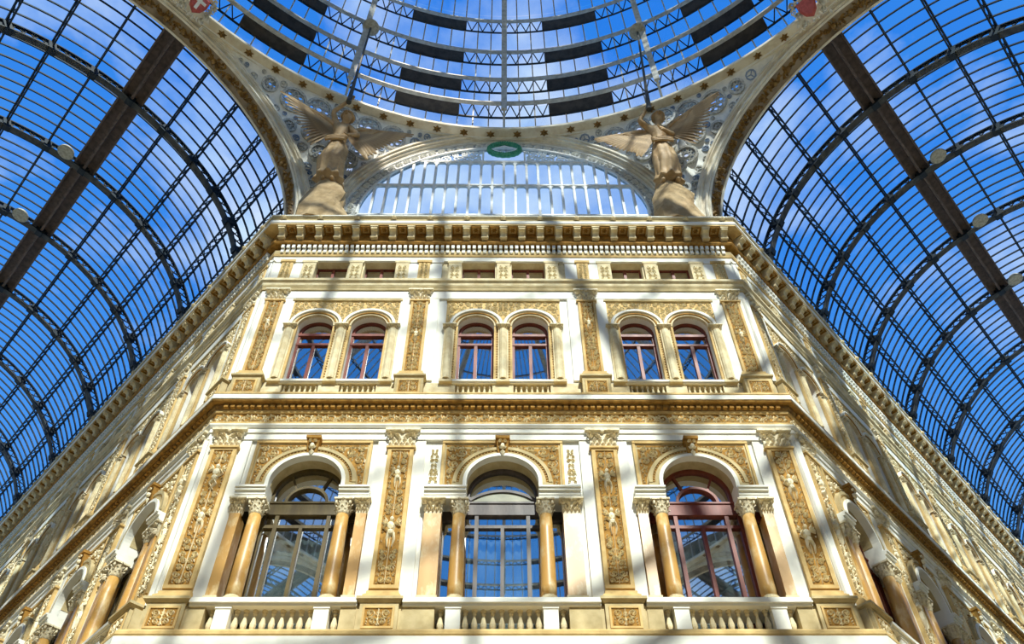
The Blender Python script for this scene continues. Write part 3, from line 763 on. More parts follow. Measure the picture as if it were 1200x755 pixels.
    if mod != 'side' or True:
        def curtain(w):
            mb = MB(); n = 36; rs = []
            for z in (0.1, 3.4):
                rs.append([(-w/2+w*i/n, .35+.035*math.sin(i*1.7)+.02*math.sin(i*.6), z) for i in range(n+1)])
            mb.rings(rs, False, False); mb2 = MB(); mb2.add(mb); 
            b0 = len(mb2.v); mb2.v += [(x, y+.01, z) for x, y, z in mb.v]; mb2.f += [tuple(b0+i for i in f[::-1]) for f in mb.f]; mb2.mi += mb.mi
            return mb2.mesh('curtain', CURT, True)
        ob('curtain', cached('curt%.1f' % ar, lambda: curtain(2*ar-.1)), r)
    return r
def up_bay(F, cx, mod, where, style):
    p = MOD[mod]; key = 'ub_'+mod; tw, two, th = p['tw'], p['two'], p['th']
    r = thing('twin_arch', F, cx, 0, 21.0, 'moulded twin arches '+where, 'arch', 'twin arches of the upper storey')
    zc = 2.85
    def archi():
        mb = MB()
        for s in (-1, 1):
            for cm, a, b, d in ((0, th, th+.06, .10), (1, th+.06, th+.11, .13), (0, th+.11, th+.19, .11), (2, th+.19, min(tw-.005, th+.29), .16)):
                mb.cm = cm; mb.arcband(s*tw, zc, a, b, 0, PI, -d, .02, 24)
        return mb.mesh('archivolts', [CREAM, OCHRE, WHITE])
    def panel():
        mb = MB(); hs = [(s*tw, th+.10, 0, zc, True) for s in (-1, 1)]
        arch_wall(mb, -two-.15, two+.15, zc+.0, zc+1.42, hs, -.03, 0); return mb.mesh('spandrel_ground', PALEOCH)
    def frame():
        mb = MB(); X = two+.17
        mb.box(-X, X, -.09, 0, zc+1.42, zc+1.50); return mb.mesh('panel_frame', TAN)
    def rel():
        mb = MB()
        def ins(x, z, rr): return 0 <= x-rr*.9 and x+rr < two+.12 and z+rr < 1.38 and (x-tw)**2+z*z > (th+.30+rr)**2 and z > .25
        pack(mb, ins, .0, two+.1, .2, 1.38, .13, .035, .05, 41, False, 2500); return mb.mesh('spandrel_relief', RELIEF)
    def halfcol(w):
        mb = MB(); mb.box(-w, w, -.11, 0, .12, 2.62); mb.box(-w-.04, w+.04, -.15, 0, 0, .12)
        mb.lathe([(w*.8, .14), (w*.8, 2.6)], 10, (0, -.08, 0)); return mb.mesh('half_column', CREAM)
    ob('archivolts', cached(key+'a', archi), r); ob('spandrel_ground', cached(key+'p', panel), r); ob('panel_frame', cached(key+'f', frame), r)
    ob('spandrel_relief', cached(key+'r', rel), r, T(0, -.032, zc)); ob('spandrel_relief', cached(key+'r', rel), r, T(0, -.032, zc) @ MIRX)
    jw = tw-th-.05
    for x in (-two, 0, two):
        ob('half_column', cached(key+'h', lambda: halfcol(min(.16, jw*.7))), r, T(x, 0, .0))
        ob('capital', cached(key+'c', lambda: capital_mesh(.40, .26, .16).mesh('capital', CAPM)), r, T(x, 0, 2.60))
    def jamb():
        mb = MB(); mb.box(th, th+.07, -.08, .02, 0, zc); 
        for i in range(22): mb.box(th+.075, th+.12, -.05, 0, .08+i*.125, .15+i*.125)
        return mb.mesh('beaded_jamb', PALEOCH)
    for s in (-1, 1):
        for q in (-1, 1): ob('beaded_jamb', cached(key+'j', jamb), r, T(s*tw, 0, 0) @ (MIRX if q < 0 else Matrix()))
    def sill(): mb = MB(); mb.box(-th-.12, th+.12, -.13, .3, .03, .12); mb.box(-th-.08, th+.08, -.09, 0, -.01, .03); return mb.mesh('sill', WHITE)
    wood = WOODR
    for s in (-1, 1):
        sd = 'left' if s < 0 else 'right'
        ob('sill', cached(key+'s', sill), r, T(s*tw, 0, 0))
        b = thing('small_balustrade', F, cx+s*tw, 0, 20.50, 'little balusters below %s twin window %s' % (sd, where), 'balustrade', 'little balustrades of the upper storey')
        n = 7
        bm = cached('bal_up', lambda: (lambda m: (m.lathe([(.045,0),(.045,.04),(.022,.07),(.048,.17),(.022,.34),(.045,.38),(.045,.46)], 7), m.mesh('baluster', CREAM))[1])(MB()))
        for i in range(n): ob('baluster', bm, b, T((i-3)*th*.96*2/7, .04, 0))
        WN[0] += 1
        w_ = thing('window_%d' % WN[0], F, cx+s*tw, -.26, 21.0, 'red-framed arched %s twin window %s' % (sd, where), 'window', 'twin arched windows', 'structure')
        def fr():
            mb = MB(); h = th
            for q in (-1, 1): mb.box(min(q*h, q*(h-.08)), max(q*h, q*(h-.08)), -.05, .05, .1, zc)
            mb.box(-.05, .05, -.06, .05, 0, 2.2); mb.box(-h, h, -.05, .05, 0, .10); mb.box(-h, h, -.07, .05, 2.18, 2.28); mb.box(-h, h, -.08, .05, 2.66, 2.78)
            mb.arcband(0, zc, h-.08, h, 0, PI, -.05, .05, 20); return mb.mesh('frame', wood)
        ob('frame', cached(key+'wf', fr), w_)
        pw = th-.12
        pm = cached(key+'wp', lambda: (lambda m: (m.box(-pw/2, pw/2, 0, .01, 0, 2.08), m.mesh('pane', WGLASS))[1])(MB()))
        for q in (-1, 1): ob('pane', pm, w_, T(q*(pw/2+.045), 0, .1))
        ob('pane', cached(key+'wq', lambda: (lambda m: (m.box(-th+.08, th-.08, 0, .01, 0, .38), m.mesh('pane', WGLASS))[1])(MB())), w_, T(0, 0, 2.28))
        def lp():
            mb = MB(); n = 16; R = th-.07
            pts = [(R, -.06), (-R, -.06)]+[(R*math.cos(PI-PI*i/n), R*math.sin(PI-PI*i/n)) for i in range(n+1)]
            mb.rings([[(x, y, z) for x, z in pts] for y in (0, .01)]); return mb.mesh('lunette_pane', WGLASS)
        ob('lunette_pane', cached(key+'wl', lp), w_, T(0, 0, zc))
        # attic window
        WN[0] += 1
        a_ = thing('window_%d' % WN[0], F, cx+s*tw, -.30, 26.5, 'low attic window, %s of two %s' % (sd, where), 'window', 'attic windows', 'structure')
        def af():
            mb = MB(); h = th
            for q in (-1, 1): mb.box(min(q*h, q*(h-.05)), max(q*h, q*(h-.05)), -.04, .04, 0, 1.22)
            mb.box(-.05, .05, -.05, .04, 0, 1.2); mb.box(-h, h, -.04, .04, 1.14, 1.22); mb.box(-h, h, -.04, .04, 0, .06); return mb.mesh('frame', wood)
        ob('frame', cached(key+'af', af), a_)
        am = cached(key+'ap', lambda: (lambda m: (m.box(-(th-.1)/2, (th-.1)/2, 0, .01, 0, 1.08), m.mesh('pane', WGLASS))[1])(MB()))
        for q in (-1, 1): ob('pane', am, a_, T(q*((th-.1)/2+.05), 0, .06))
        ob('blind', cached(key+'ab', lambda: (lambda m: (m.box(-th+.06, th-.06, .06, .08, 0, 1.1), m.mesh('blind', BLIND))[1])(MB())), a_, T(0, .05, .05))
    # attic posts
    rr = thing('attic_posts', F, cx, 0, 26.44, 'little attic window posts '+where, 'pilaster', 'attic window posts')
    def post():
        mb = MB(); w = max(.12, tw-th-.06); mb.box(-w, w, -.095, 0, 0, 1.14); mb.box(-w-.04, w+.04, -.11, 0, 1.14, 1.26); return mb.mesh('post', CREAM)
    for x in (-two+.02, 0, two-.02):
        ob('post', cached(key+'po', post), rr, T(x, 0, 0))
        ob('post_relief', cached(key+'pr', lambda: rect_relief(.30, .85, .085, .03, .035, 6, True, 300).mesh('post_relief', RELIEF)), rr, T(x, -.097, .12))
for x, m, nm in FB:
    where = 'in the %s bay of the front' % ('middle' if nm == 'centre' else nm)
    low_bay(FRONT, x, m, where, {'left': 'olive', 'centre': 'grey', 'right': 'red'}[nm])
    up_bay(FRONT, x, m, where, 'red')
for sd, F, s in (('left', LEFT, -1), ('right', RIGHT, 1)):
    for k in range(NB):
        where = 'in the %s bay from the corner, %s wall' % (ORD[k], sd)
        low_bay(F, s*(.52+SIDE_PITCH*(k+.5)), 'side', where, 'olive' if sd == 'left' else 'red')
        up_bay(F, s*(.52+SIDE_PITCH*(k+.5)), 'side', where, 'red')

#@@PART2
# ------------------------------------------------------------------ glass barrel vaults over the arms
ZS = 32.35; ZA = 31.4; RV = 7.7; RG = 8.2; NSEG = 14; RIB0 = 5.47; RIBP = 4.7; NRIB = 8; NJ = 9
ARCS = [math.pi*i/NSEG for i in range(NSEG+1)]
def rib_mesh():
    mb = MB(); n = 56
    def ring(r0, r1, hy):
        mb.arcband(0, ZS, r0, r1, 0, PI, -hy, hy, n)
        for s in (-1, 1): mb.box(min(s*r0, s*r1), max(s*r0, s*r1), -hy, hy, 29.75, ZS)
    ring(RV, RV+.07, .13); ring(RV+.48, RV+.54, .09)
    for i in range(n):
        a, b = PI*i/n, PI*(i+1)/n
        P = lambda r, t: (r*math.cos(t), 0, ZS+r*math.sin(t))
        mb.bar(P(RV+.04, a), P(RV+.5, b), .035, .05, (0,1,0)); mb.bar(P(RV+.5, a), P(RV+.04, b), .035, .05, (0,1,0))
    for s in (-1, 1):
        for i in range(5):
            z = 29.8+.5*i; mb.bar((s*(RV+.04), 0, z), (s*(RV+.5), 0, z+.5), .035, .05, (0,1,0)); mb.bar((s*(RV+.5), 0, z), (s*(RV+.04), 0, z+.5), .035, .05, (0,1,0))
    return mb
def gusset_mesh():
    mb = MB(); mb.box(-.16, .16, -.16, .16, -.10, .40); mb.box(-.28, .28, -.05, .05, .05, .30); return mb
def purlin_mesh(L, lattice):
    mb = MB(); mb.box(-.035, .035, 0, L, .30, .38)
    if lattice:
        mb.box(-.03, .03, 0, L, -.02, .04); n = 9
        for i in range(n):
            a, b = L*i/n, L*(i+1)/n
            mb.bar((0, a, .02), (0, b, .33), .03); mb.bar((0, b, .02), (0, a, .33), .03)
    else:
        mb.box(-.06, .06, 0, L, -.02, .05)
    return mb
def build_vault(angle, name_lbl, detailed):
    V = RZ(angle) @ T(0, AL, 0)
    root = ob('glass_vault', None, None, V @ T(0, 0, 29.7)); root.empty_display_size = 1
    tag(root, name_lbl, 'glass roof'); inv = T(0, 0, -29.7)
    rm = cached('v_rib', lambda: rib_mesh().mesh('rib', IRON)); fm = cached('v_flange', lambda: (lambda m: (m.arcband(0, ZS, RV-.03, RV, 0, PI, -.15, .15, 56), [m.box(min(s*(RV-.03), s*RV), max(s*(RV-.03), s*RV), -.15, .15, 29.75, ZS) for s in (-1, 1)], m.mesh('rib_flange', IRONG))[2])(MB()))
    gm = cached('v_gus', lambda: gusset_mesh().mesh('gusset', IRON))
    bays = [(.7, RIB0, 8)] + [(RIB0+RIBP*k, RIBP, NJ) for k in range(NRIB-1)]
    bays[0] = (.7, RIB0-.7, 8)
    off = math.radians(-3.2 if angle in (PI/4, -3*PI/4) else 3.2)   # the purlins sit slightly off the crown line
    def at(t, a, r, z=0): return inv @ T(0, t, ZS) @ Matrix.Rotation(-(a+off-PI/2), 4, 'Y') @ T(0, 0, r)
    for k in range(NRIB):
        t = RIB0+RIBP*k; rb = ob('rib', rm, root, inv @ T(0, t, 0)); ob('rib_flange', fm, rb)
        for a in ARCS[1:-1]: ob('gusset', gm, rb, T(0, 0, ZS) @ Matrix.Rotation(-(a+off-PI/2), 4, 'Y') @ T(0, 0, RV))
    for (t0, L, n) in bays:
        for i, a in enumerate(ARCS):
            lat = True
            if i == NSEG//2: continue
            pm = cached('v_pur%.2f%d' % (L, lat), lambda: purlin_mesh(L, lat).mesh('purlin', IRON))
            ob('purlin', pm, root, at(t0, a, RV+.12))
    TL = bays[-1][0]+bays[-1][1]
    wm = cached('v_walk', lambda: (lambda m: (m.box(-.42, .42, .7, TL, RV+.30, RV+.36), m.box(-.5, -.42, 1.4, TL, RV+.1, RV+.40), m.box(.42, .5, 1.4, TL, RV+.1, RV+.40), m.box(-.06, .06, 1.4, TL, RV+.02, RV+.30), m.mesh('ridge_walkway', WALK))[4])(MB()))
    ob('ridge_walkway', wm, root, inv @ T(0, 0, ZS) @ Matrix.Rotation(-off, 4, 'Y'))
    # glazing bars and panes
    def bar_mesh():
        mb = MB(); mb.arcband(0, ZS, RG-.05, RG+.03, 0, PI, -.028, .028, 42)
        for s in (-1, 1): mb.box(min(s*(RG-.05), s*(RG+.03)), max(s*(RG-.05), s*(RG+.03)), -.028, .028, 30.0, ZS)
        return mb.mesh('glazing_bar', IRON)
    bm = cached('v_bar', bar_mesh)
    count = 0; rest = MB(); segw = 2*RG*math.tan(PI/NSEG/2)
    order = list(range(NSEG)); 
    for (t0, L, n) in bays:
        for j in range(1, n): ob('glazing_bar', bm, root, inv @ T(0, t0+L*j/n, 0))
        w = L/n
        pm = cached('v_pane%.3f' % w, lambda: (lambda m: (m.box(-segw/2, segw/2, -w/2+.03, w/2-.03, 0, .015), m.mesh('pane', GLASS))[1])(MB()))
        pb = MB(); pb.box(-segw/2, segw/2, -w/2+.03, w/2-.03, 0, .015)
        kerb = MB()
        for j in range(n):
            t = t0+L*(j+.5)/n
            for k in range(NSEG):
                M = at(t, (ARCS[k]+ARCS[k+1])/2, RG*math.cos(PI/NSEG/2))
                near = k in SIDE_SEGS(angle)
                if detailed and near and count < 298: ob('pane', pm, root, M); count += 1
                else: rest.add(pb, M)
            for s in (-1, 1):
                q = MB(); q.box(min(s*RG, s*(RG+.015)), max(s*RG, s*(RG+.015)), t-w/2+.03, t+w/2-.03, 30.0, ZS); rest.add(q, inv)
    o = ob('far_panes', rest.mesh('far_panes', GLASS), root); tag(o, kind='stuff')
    for s in (-1, 1):
        mb = MB(); mb.box(min(s*7.0, s*8.3), max(s*7.0, s*8.45), 0.4, TL, 29.705, 29.80); mb.box(min(s*7.6, s*8.35), max(s*7.6, s*8.35), 1.4, TL, 29.8, 30.02); ob('base_kerb', mb.mesh('base_kerb', TAN), root, inv)
    return root
def SIDE_SEGS(angle):
    return range(0, NSEG) if False else (range(0, 10) if angle < 0 and False else range(0, NSEG))
build_vault(PI/4, 'blue glass barrel vault with dark iron ribs on the left of the photo', True)
build_vault(-PI/4, 'glass barrel vault with clouds behind it on the right of the photo', True)
build_vault(3*PI/4, 'rear glass barrel vault behind the viewer on the left', False)
build_vault(-3*PI/4, 'rear glass barrel vault behind the viewer on the right', False)

# ------------------------------------------------------------------ dome
ZD = 39.9; RD = 18.6; PHI = [math.radians(a) for a in (3, 10, 17, 24, 31, 38, 45, 52, 59, 66, 73)]
def build_dome():
    root = ob('glass_dome', None, None, T(0, 0, ZD)); tag(root, 'great round glass dome with pale ribs and ring trusses at the top', 'glass roof')
    root.empty_display_size = 2
    def P(r, phi, psi=0): return Vector((r*math.cos(phi)*math.sin(psi), r*math.cos(phi)*math.cos(psi), r*math.sin(phi)))
    mb = MB(); n = 40; rs = []
    for i in range(n+1):
        ph = math.radians(80)*i/n
        rs.append([P(r, ph)+Vector((x, 0, 0)) for x, r in ((-.13, RD-.92), (.13, RD-.92), (.13, RD-.80), (.05, RD-.78), (.05, RD+.1), (-.05, RD+.1), (-.05, RD-.78), (-.13, RD-.80))])
    mb.rings(rs); rib = mb.mesh('rib', RIBW)
    for k in range(16): ob('rib', rib, root, RZ(-k*PI/8))
    da = PI/8
    for ri, ph in enumerate(PHI):
        m1 = MB(); n = 12
        w1 = MB(); pl = MB()
        def Q(r, i, dz=0, m=12): psi = -da/2+da*i/m; v = P(r, ph, psi+da/2-da/2); v.z += dz; return v
        rs = [[Q(RD-.80, i, -.05), Q(RD-.80, i, .05), Q(RD-.62, i, .05), Q(RD-.62, i, -.05)] for i in range(n+1)]; m1.rings(rs)
        rs = [[Q(RD-.06, i, -.04), Q(RD-.06, i, .04), Q(RD+.02, i, .04), Q(RD+.02, i, -.04)] for i in range(n+1)]; w1.rings(rs)
        m = 24
        for i in range(m):
            if 7 <= i < 17: continue
            w1.bar(Q(RD-.64, i if i % 2 else i+1, 0, m), Q(RD-.06, i+1 if i % 2 else i, 0, m), .045)
        rs = [[Q(RD-.63, i, -.02, m), Q(RD-.63, i, .02, m), Q(RD-.06, i, .02, m), Q(RD-.06, i, -.02, m)] for i in range(7, 18)]; pl.rings(rs)
        cm, wm, pm = m1.mesh('ring_chord', RIBW), w1.mesh('truss_web', IRON), pl.mesh('web_plate', mat('dark_brown_iron', (.055, .045, .04), .7, (.03, .026, .024), 3))
        for k in range(16):
            M = RZ(-(k+.5)*da); c = ob('ring_chord', cm, root, M); ob('truss_web', wm, c); ob('web_plate', pm, c)
    rs = []; mb = MB()
    for i in range(n+1): pass
    n = 40; rs = []
    for i in range(n+1):
        ph = math.radians(-2.8+80.8*i/n)
        rs.append([P(r, ph)+Vector((x, 0, 0)) for x, r in ((-.03, RD-.03), (.03, RD-.03), (.03, RD+.05), (-.03, RD+.05))])
    mb.rings(rs); bar = mb.mesh('glazing_bar', RIBW)
    for k in range(160):
        if k % 10: ob('glazing_bar', bar, root, RZ(-k*PI/80))
    rest = MB(); count = 0; dp = math.radians(3.5); dq = PI/80
    cols = sorted(range(-80, 80), key=lambda c: abs(c+.5))
    for row in range(23):
        p0 = math.radians(-.5)+dp*row
        if row == 0: p0 = math.radians(-2.6)
        p1 = math.radians(-.5)+dp*(row+1)
        pb = MB(); g = dq*.44; e = (p1-p0)*.03
        pts = [P(RD+.01, p, q) for p, q in ((p0+e, -g), (p0+e, g), (p1-e, g), (p1-e, -g))]; pts2 = [v*1.0008 for v in pts]
        pb.v = [tuple(v) for v in pts+pts2]
        for q in ((0,1,2,3),(7,6,5,4),(0,4,5,1),(1,5,6,2),(2,6,7,3),(3,7,4,0)): pb.face(q)
        me = pb.mesh('pane', GLASS)
        for c in cols:
            M = RZ(-(c+.5)*dq)
            if row < 9 and abs(c+.5) < 16.6: ob('pane', me, root, M); count += 1
            else: rest.add(pb, M)
    o = ob('far_panes', rest.mesh('far_panes', GLASS), root); tag(o, kind='stuff')
    mb = MB(); mb.lathe([(RD*math.cos(math.radians(78))+.2, RD*math.sin(math.radians(78))-.3), (3.2, 18.4), (3.2, 19.6), (3.9, 19.6), (3.9, 18.0)], 32, cap=False); ob('lantern_ring', mb.mesh('lantern_ring', RIBW), root)
    # drum ring with gilded stars
    r = ob('dome_ring', None, None, T(0, 0, 38.92)); tag(r, 'cream ring at the foot of the dome set with gilded stars', 'moulding')
    mb = MB(); prof = [(18.78, -.03), (18.70, -.06), (18.67, .02), (18.31, .02), (18.28, -.05), (18.20, -.04), (18.18, .08), (18.24, .22), (18.34, .30), (18.72, .34), (19.1, .34), (19.1, .0), (18.72, -.03)]
    mb.lathe(prof[:-1]+[prof[0]], 128, cap=False); ob('ring_band', mb.mesh('ring_band', PLASTER), r)
    mb = MB(); 
    for k in range(6): leaf(mb, 0, 0, PI/6+k*PI/3, .26, .15, .10)
    blob(mb, 0, 0, .09, .09, .13); st = mb.mesh('gilded_star', GOLD)
    for k in [k for k in range(96) if abs(((k+.5)*3.75+45) % 90-45) < 41]: ob('gilded_star', st, r, RZ(-(k+.5)*PI/48) @ T(0, 18.49, .02) @ Matrix.Rotation(PI/2, 4, 'X') @ scl(.85, 1, .72))
build_dome()

# ------------------------------------------------------------------ pendentives, lunettes, great arches
ZL = 32.4; RLO = 6.95; RAO = 7.82
def zbot(psi):
    a = abs(psi)
    if a < PI/8:
        x = AL*math.tan(a); return ZL+math.sqrt(RLO**2-x*x) if x < RLO else 29.75
    x = AL*math.tan(PI/4-a); return ZA+math.sqrt(RAO**2-x*x) if x < RAO else 29.75
def roct(psi):
    a = abs(psi); return AL/math.cos(a if a < PI/8 else PI/4-a)
ZT = 38.93
def psurf(psi, z):
    zb = min(zbot(psi), ZT-.02); v = max(0, min(1, (z-zb)/(ZT-zb))); r0 = roct(psi)
    return r0+(18.62-r0)*v**1.3
def ros_positions():
    out = []
    for row, (z, r) in enumerate(((38.27, .55), (37.12, .52), (36.05, .48), (35.1, .43), (34.3, .38), (33.6, .32))):
        step = math.radians(3.35 if row == 0 else 3.1)
        for k in range(-14, 15):
            psi = step*(k+(.5 if row % 2 == 0 else 0))
            a = abs(psi); x = AL*math.tan(a); s_ = AL*math.tan(PI/4-a) if a < PI/4 else 0
            for k2 in (1, .78, .58):
                r2 = round(r*k2, 2); z2 = z+(r-r2)*(1 if row == 0 else 0)
                if math.hypot(x, z2-ZL) < RLO+r2+.03 or a > PI/4-.03: continue
                if math.hypot(s_, z2-ZA) < RAO+r2+.03: continue
                out.append((psi, z2, r2)); break
    return out
ROS = ros_positions()
def pend_mesh():
    mb = MB(); NU, NVv = 360, 90; idx = {}
    for i in range(NU+1):
        psi = -PI/4+PI/2*i/NU; zb = zbot(psi)
        zb = min(zb, ZT-.01)
        for j in range(NVv+1):
            z = zb+(ZT-zb)*j/NVv; r = psurf(psi, z); idx[i, j] = len(mb.v); mb.v.append((r*math.sin(psi), r*math.cos(psi), z))
    for i in range(NU):
        for j in range(NVv):
            q = (idx[i, j], idx[i+1, j], idx[i+1, j+1], idx[i, j+1])
            c = [sum(mb.v[k][m] for k in q)/4 for m in range(3)]; ps = math.atan2(c[0], c[1]); hole = False
            for (p, z, r) in ROS:
                if abs(z-c[2]) < r and abs(p-ps)*19 < r and ((p-ps)*19)**2+(z-c[2])**2 < (r-.06)**2: hole = True; break
            if not hole: mb.face(q)
    return mb.mesh('spandrel_shell', LACE, True)
def rosette_mesh(r):
    mb = MB(); mb.arcband(0, 0, r-.08, r+.03, 0, 2*PI, -.10, .06, 24); mb.arcband(0, 0, r*.22, r*.34, 0, 2*PI, -.08, .02, 12)
    for k in range(8):
        a = k*PI/4; x, z = r*.60*math.cos(a), r*.60*math.sin(a); mb.arcband(x, z, r*.15, r*.235, 0, 2*PI, -.06, .02, 8)
        mb.bar((r*.33*math.cos(a+PI/8), -.02, r*.33*math.sin(a+PI/8)), (r*.95*math.cos(a+PI/8), -.02, r*.95*math.sin(a+PI/8)), .03, .05, (0,1,0))
    return mb.mesh('rosette', ROSE)
def build_crossing(k, detailed, lab):
    G = RZ(-k*PI/2)
    p = ob('pendentive', None, None, G); tag(p, 'pale curved pendentive pierced with round rosettes '+lab, 'pendentive')
    sh = ob('shell', cached('pend', pend_mesh), p); md = sh.modifiers.new('thick', 'SOLIDIFY'); md.thickness = .22; md.offset = -1
    if detailed:
        for psi, z, r in ROS:
            rr = psurf(psi, z); tilt = math.atan2(psurf(psi, z-.3)-psurf(psi, z+.3), .6)
            ob('rosette', cached('ros%.2f' % r, lambda: rosette_mesh(r)), p, RZ(-psi) @ T(0, rr, z) @ Matrix.Rotation(-(-tilt), 4, 'X') )
        def filigree():
            mb = MB(); rnd = random.Random(12); cs = [(p_*19, z_, r_+.03) for p_, z_, r_ in ROS]
            for r_, tries in ((.24, 3000), (.16, 5000), (.10, 7000)):
                for _ in range(tries):
                    ps = rnd.uniform(-PI/4, PI/4); z = rnd.uniform(30, 40); a = abs(ps); x = AL*math.tan(a); s_ = AL*math.tan(PI/4-a)
                    if z > ZT-r_ or math.hypot(x, z-ZL) < RLO+r_+.04 or math.hypot(s_, z-ZA) < RAO+r_+.04 or (x < RLO and z < ZL): continue
                    if s_ < RAO and z < ZA: continue
                    X = ps*19
                    if any(abs(X-b) < 1 and (X-b)**2+(z-c)**2 < (r_+d)**2 for b, c, d in cs): continue
                    cs.append((X, z, r_)); c = MB(); c.cm = rnd.random() < .5 and 1 or 0
                    c.arcband(0, 0, r_*.72, r_, 0, 2*PI, -.05, .02, 9); 
                    for q in range(3): c.bar((0, -.02, 0), (r_*.8*math.cos(q*2.1+ps*30), -.02, r_*.8*math.sin(q*2.1+ps*30)), .04, .05, (0, 1, 0))
                    rr = psurf(ps, z); tl = math.atan2(psurf(ps, z-.2)-psurf(ps, z+.2), .4)
                    mb.add(c, RZ(-ps) @ T(0, rr, z) @ Matrix.Rotation(tl, 4, 'X'))
            return mb.mesh('filigree', [ROSE, BLUEP])
        tag(ob('filigree', filigree(), p), kind='stuff')
    # moulding of the great arm arch to the left of this corner (k=0: left arm)
    # lunette
    if True:
        WN[0] += 1
        l = ob('window_%d' % WN[0], None, None, G @ T(0, AL, 29.75)); tag(l, 'wide half-round window of tall narrow lights above the cornice '+lab, 'window', kind='structure')
        inv = T(0, 0, -29.75)
        def archm():
            mb = MB()
            for r0, r1, d, cm in ((6.62, 6.70, .22, 0), (6.70, 6.84, .32, 0), (6.84, 6.97, .40, 0), (6.52, 6.62, .12, 0)):
                mb.arcband(0, ZL, r0, r1, 0, PI, -d, .12, 64)
                for s in (-1, 1): mb.box(min(s*r0, s*r1), max(s*r0, s*r1), -d, .12, 29.75, ZL)
            return mb.mesh('arch_moulding', PLASTER)
        ob('arch_moulding', cached('l_arch', archm), l, inv)
        def band():
            mb = MB(); mb.arcband(0, ZL, 5.88, 6.53, 0, PI, -.04, .08, 64)
            for s in (-1, 1): mb.box(min(s*5.88, s*6.53), max(s*5.88, s*6.53), -.04, .08, 29.75, ZL)
            return mb.mesh('ornament_band', ROSE)
        ob('ornament_band', cached('l_band', band), l, inv)
        def bandorn():
            mb = MB()
            mb.arcband(0, ZL, 5.86, 5.94, 0, PI, -.12, -.03, 64); mb.arcband(0, ZL, 6.46, 6.54, 0, PI, -.10, -.03, 64)
            for i in range(44):
                a = PI*(i+.5)/44; x, z = 6.2*math.cos(a), ZL+6.2*math.sin(a)
                c = MB(); spiral(c, -.06, 0, .17, 0, 1, .07, n=10); spiral(c, .08, .02, .13, PI, -1, .07, n=9)
                for q in range(4): leaf(c, 0, 0, q*PI/2+.6, .22, .09, .06)
                mb.add(c, T(x, -.04, z) @ Matrix.Rotation(-(a-PI/2), 4, 'Y'))
            return mb.mesh('scroll_band', LACE)
        o = ob('scroll_band', cached('l_orn', bandorn), l, inv)
        pitch = .49; zr = 34.85; zt = 36.98; RI = 5.9
        def chord(x): return ZL+math.sqrt(max(0, RI*RI-x*x))
        for i in range(-12, 13):
            x = pitch*(i); 
            if abs(x) >= RI: continue
            ze = min(chord(x), zt)
            ob('mullion', cached('l_mul%.2f' % ze, lambda: (lambda m: (m.box(-.05, .05, -.07, .06, 29.8, ze), m.mesh('mullion', LACE))[1])(MB())), l, inv @ T(x, 0, 0))
        for z, w in ((zr, .10), (zt+.02, .12), (32.35, .10)):
            X = math.sqrt(max(0, RI*RI-max(0, z-ZL)**2)); mb = MB(); mb.box(-X, X, -.08, .06, z-w/2, z+w/2); ob('transom', mb.mesh('transom', LACE), l, inv)
        def head():
            mb = MB(); arch_wall(mb, -.245, .245, -.26, -.02, [(0, .19, -.26, -.24, True)], -.05, .04); return mb.mesh('arched_head', LACE)
        for i in range(-12, 12):
            x = pitch*(i+.5)
            for z in (zr, zt):
                if chord(abs(x)+.2) > z: ob('arched_head', cached('l_head', head), l, inv @ T(x, 0, z))
            for z0, z1 in ((29.8, zr-.05), (zr+.05, zt)):
                ze = min(z1, chord(abs(x)))
                if ze > z0+.1: ob('pane', cached('l_p%.2f_%.2f' % (z0, ze), lambda: (lambda m: (m.box(-.2, .2, 0, .012, z0, ze), m.mesh('pane', LUNGLASS))[1])(MB())), l, inv @ T(x, 0, 0))
        def trac():
            mb = MB()
            def ins(x, z, r): return x >= 0 and z-r > 37.08 and math.hypot(x, z-ZL)+r < RI and (x > .95+r)
            blocks = []
            for lvl, (R_, tries) in enumerate(((.24, 1500), (.15, 2500), (.09, 2500))):
                rnd = random.Random(50+lvl)
                for _ in range(tries):
                    x, z = rnd.uniform(0, 4), rnd.uniform(37, 38.3)
                    if not ins(x, z, R_*.9) or any((x-a)**2+(z-b)**2 < ((R_+c)*.95)**2 for a, b, c in blocks): continue
                    blocks.append((x, z, R_))
                    for s in (-1, 1):
                        mb.arcband(s*x, z, R_*.78, R_, 0, 2*PI, -.03, .03, 10)
                        if R_ > .12:
                            for q in range(4): mb.bar((s*x, 0, z), (s*x+R_*.8*math.cos(q*PI/2+.5), 0, z+R_*.8*math.sin(q*PI/2+.5)), .035, .04, (0,1,0))
            for s in (-1, 1): mb.box(s*.92-.04, s*.92+.04, -.04, .04, 37.0, 38.1)
            return mb.mesh('ring_tracery', LACE)
        o = ob('ring_tracery', cached('l_trac', trac), l, inv); tag(o, kind='stuff')
        def tp():
            mb = MB(); n = 24; a0 = math.asin((37.0-ZL)/RI); pts = [(RI*math.cos(a0+(PI-2*a0)*i/n), ZL+RI*math.sin(a0+(PI-2*a0)*i/n)) for i in range(n+1)]
            mb.rings([[(x, y, z) for x, z in pts] for y in (.05, .062)]); return mb.mesh('tracery_pane', LUNGLASS)
        ob('tracery_pane', cached('l_tp', tp), l, inv)
        # side piers beside the lunette
        for s in (-1, 1):
            mb = MB(); mb.box(min(s*6.97, s*7.80), max(s*6.97, s*7.80), -.02, .2, 29.76, ZL+.2); ob('corner_pier', mb.mesh('corner_pier', PLASTER), l, inv)
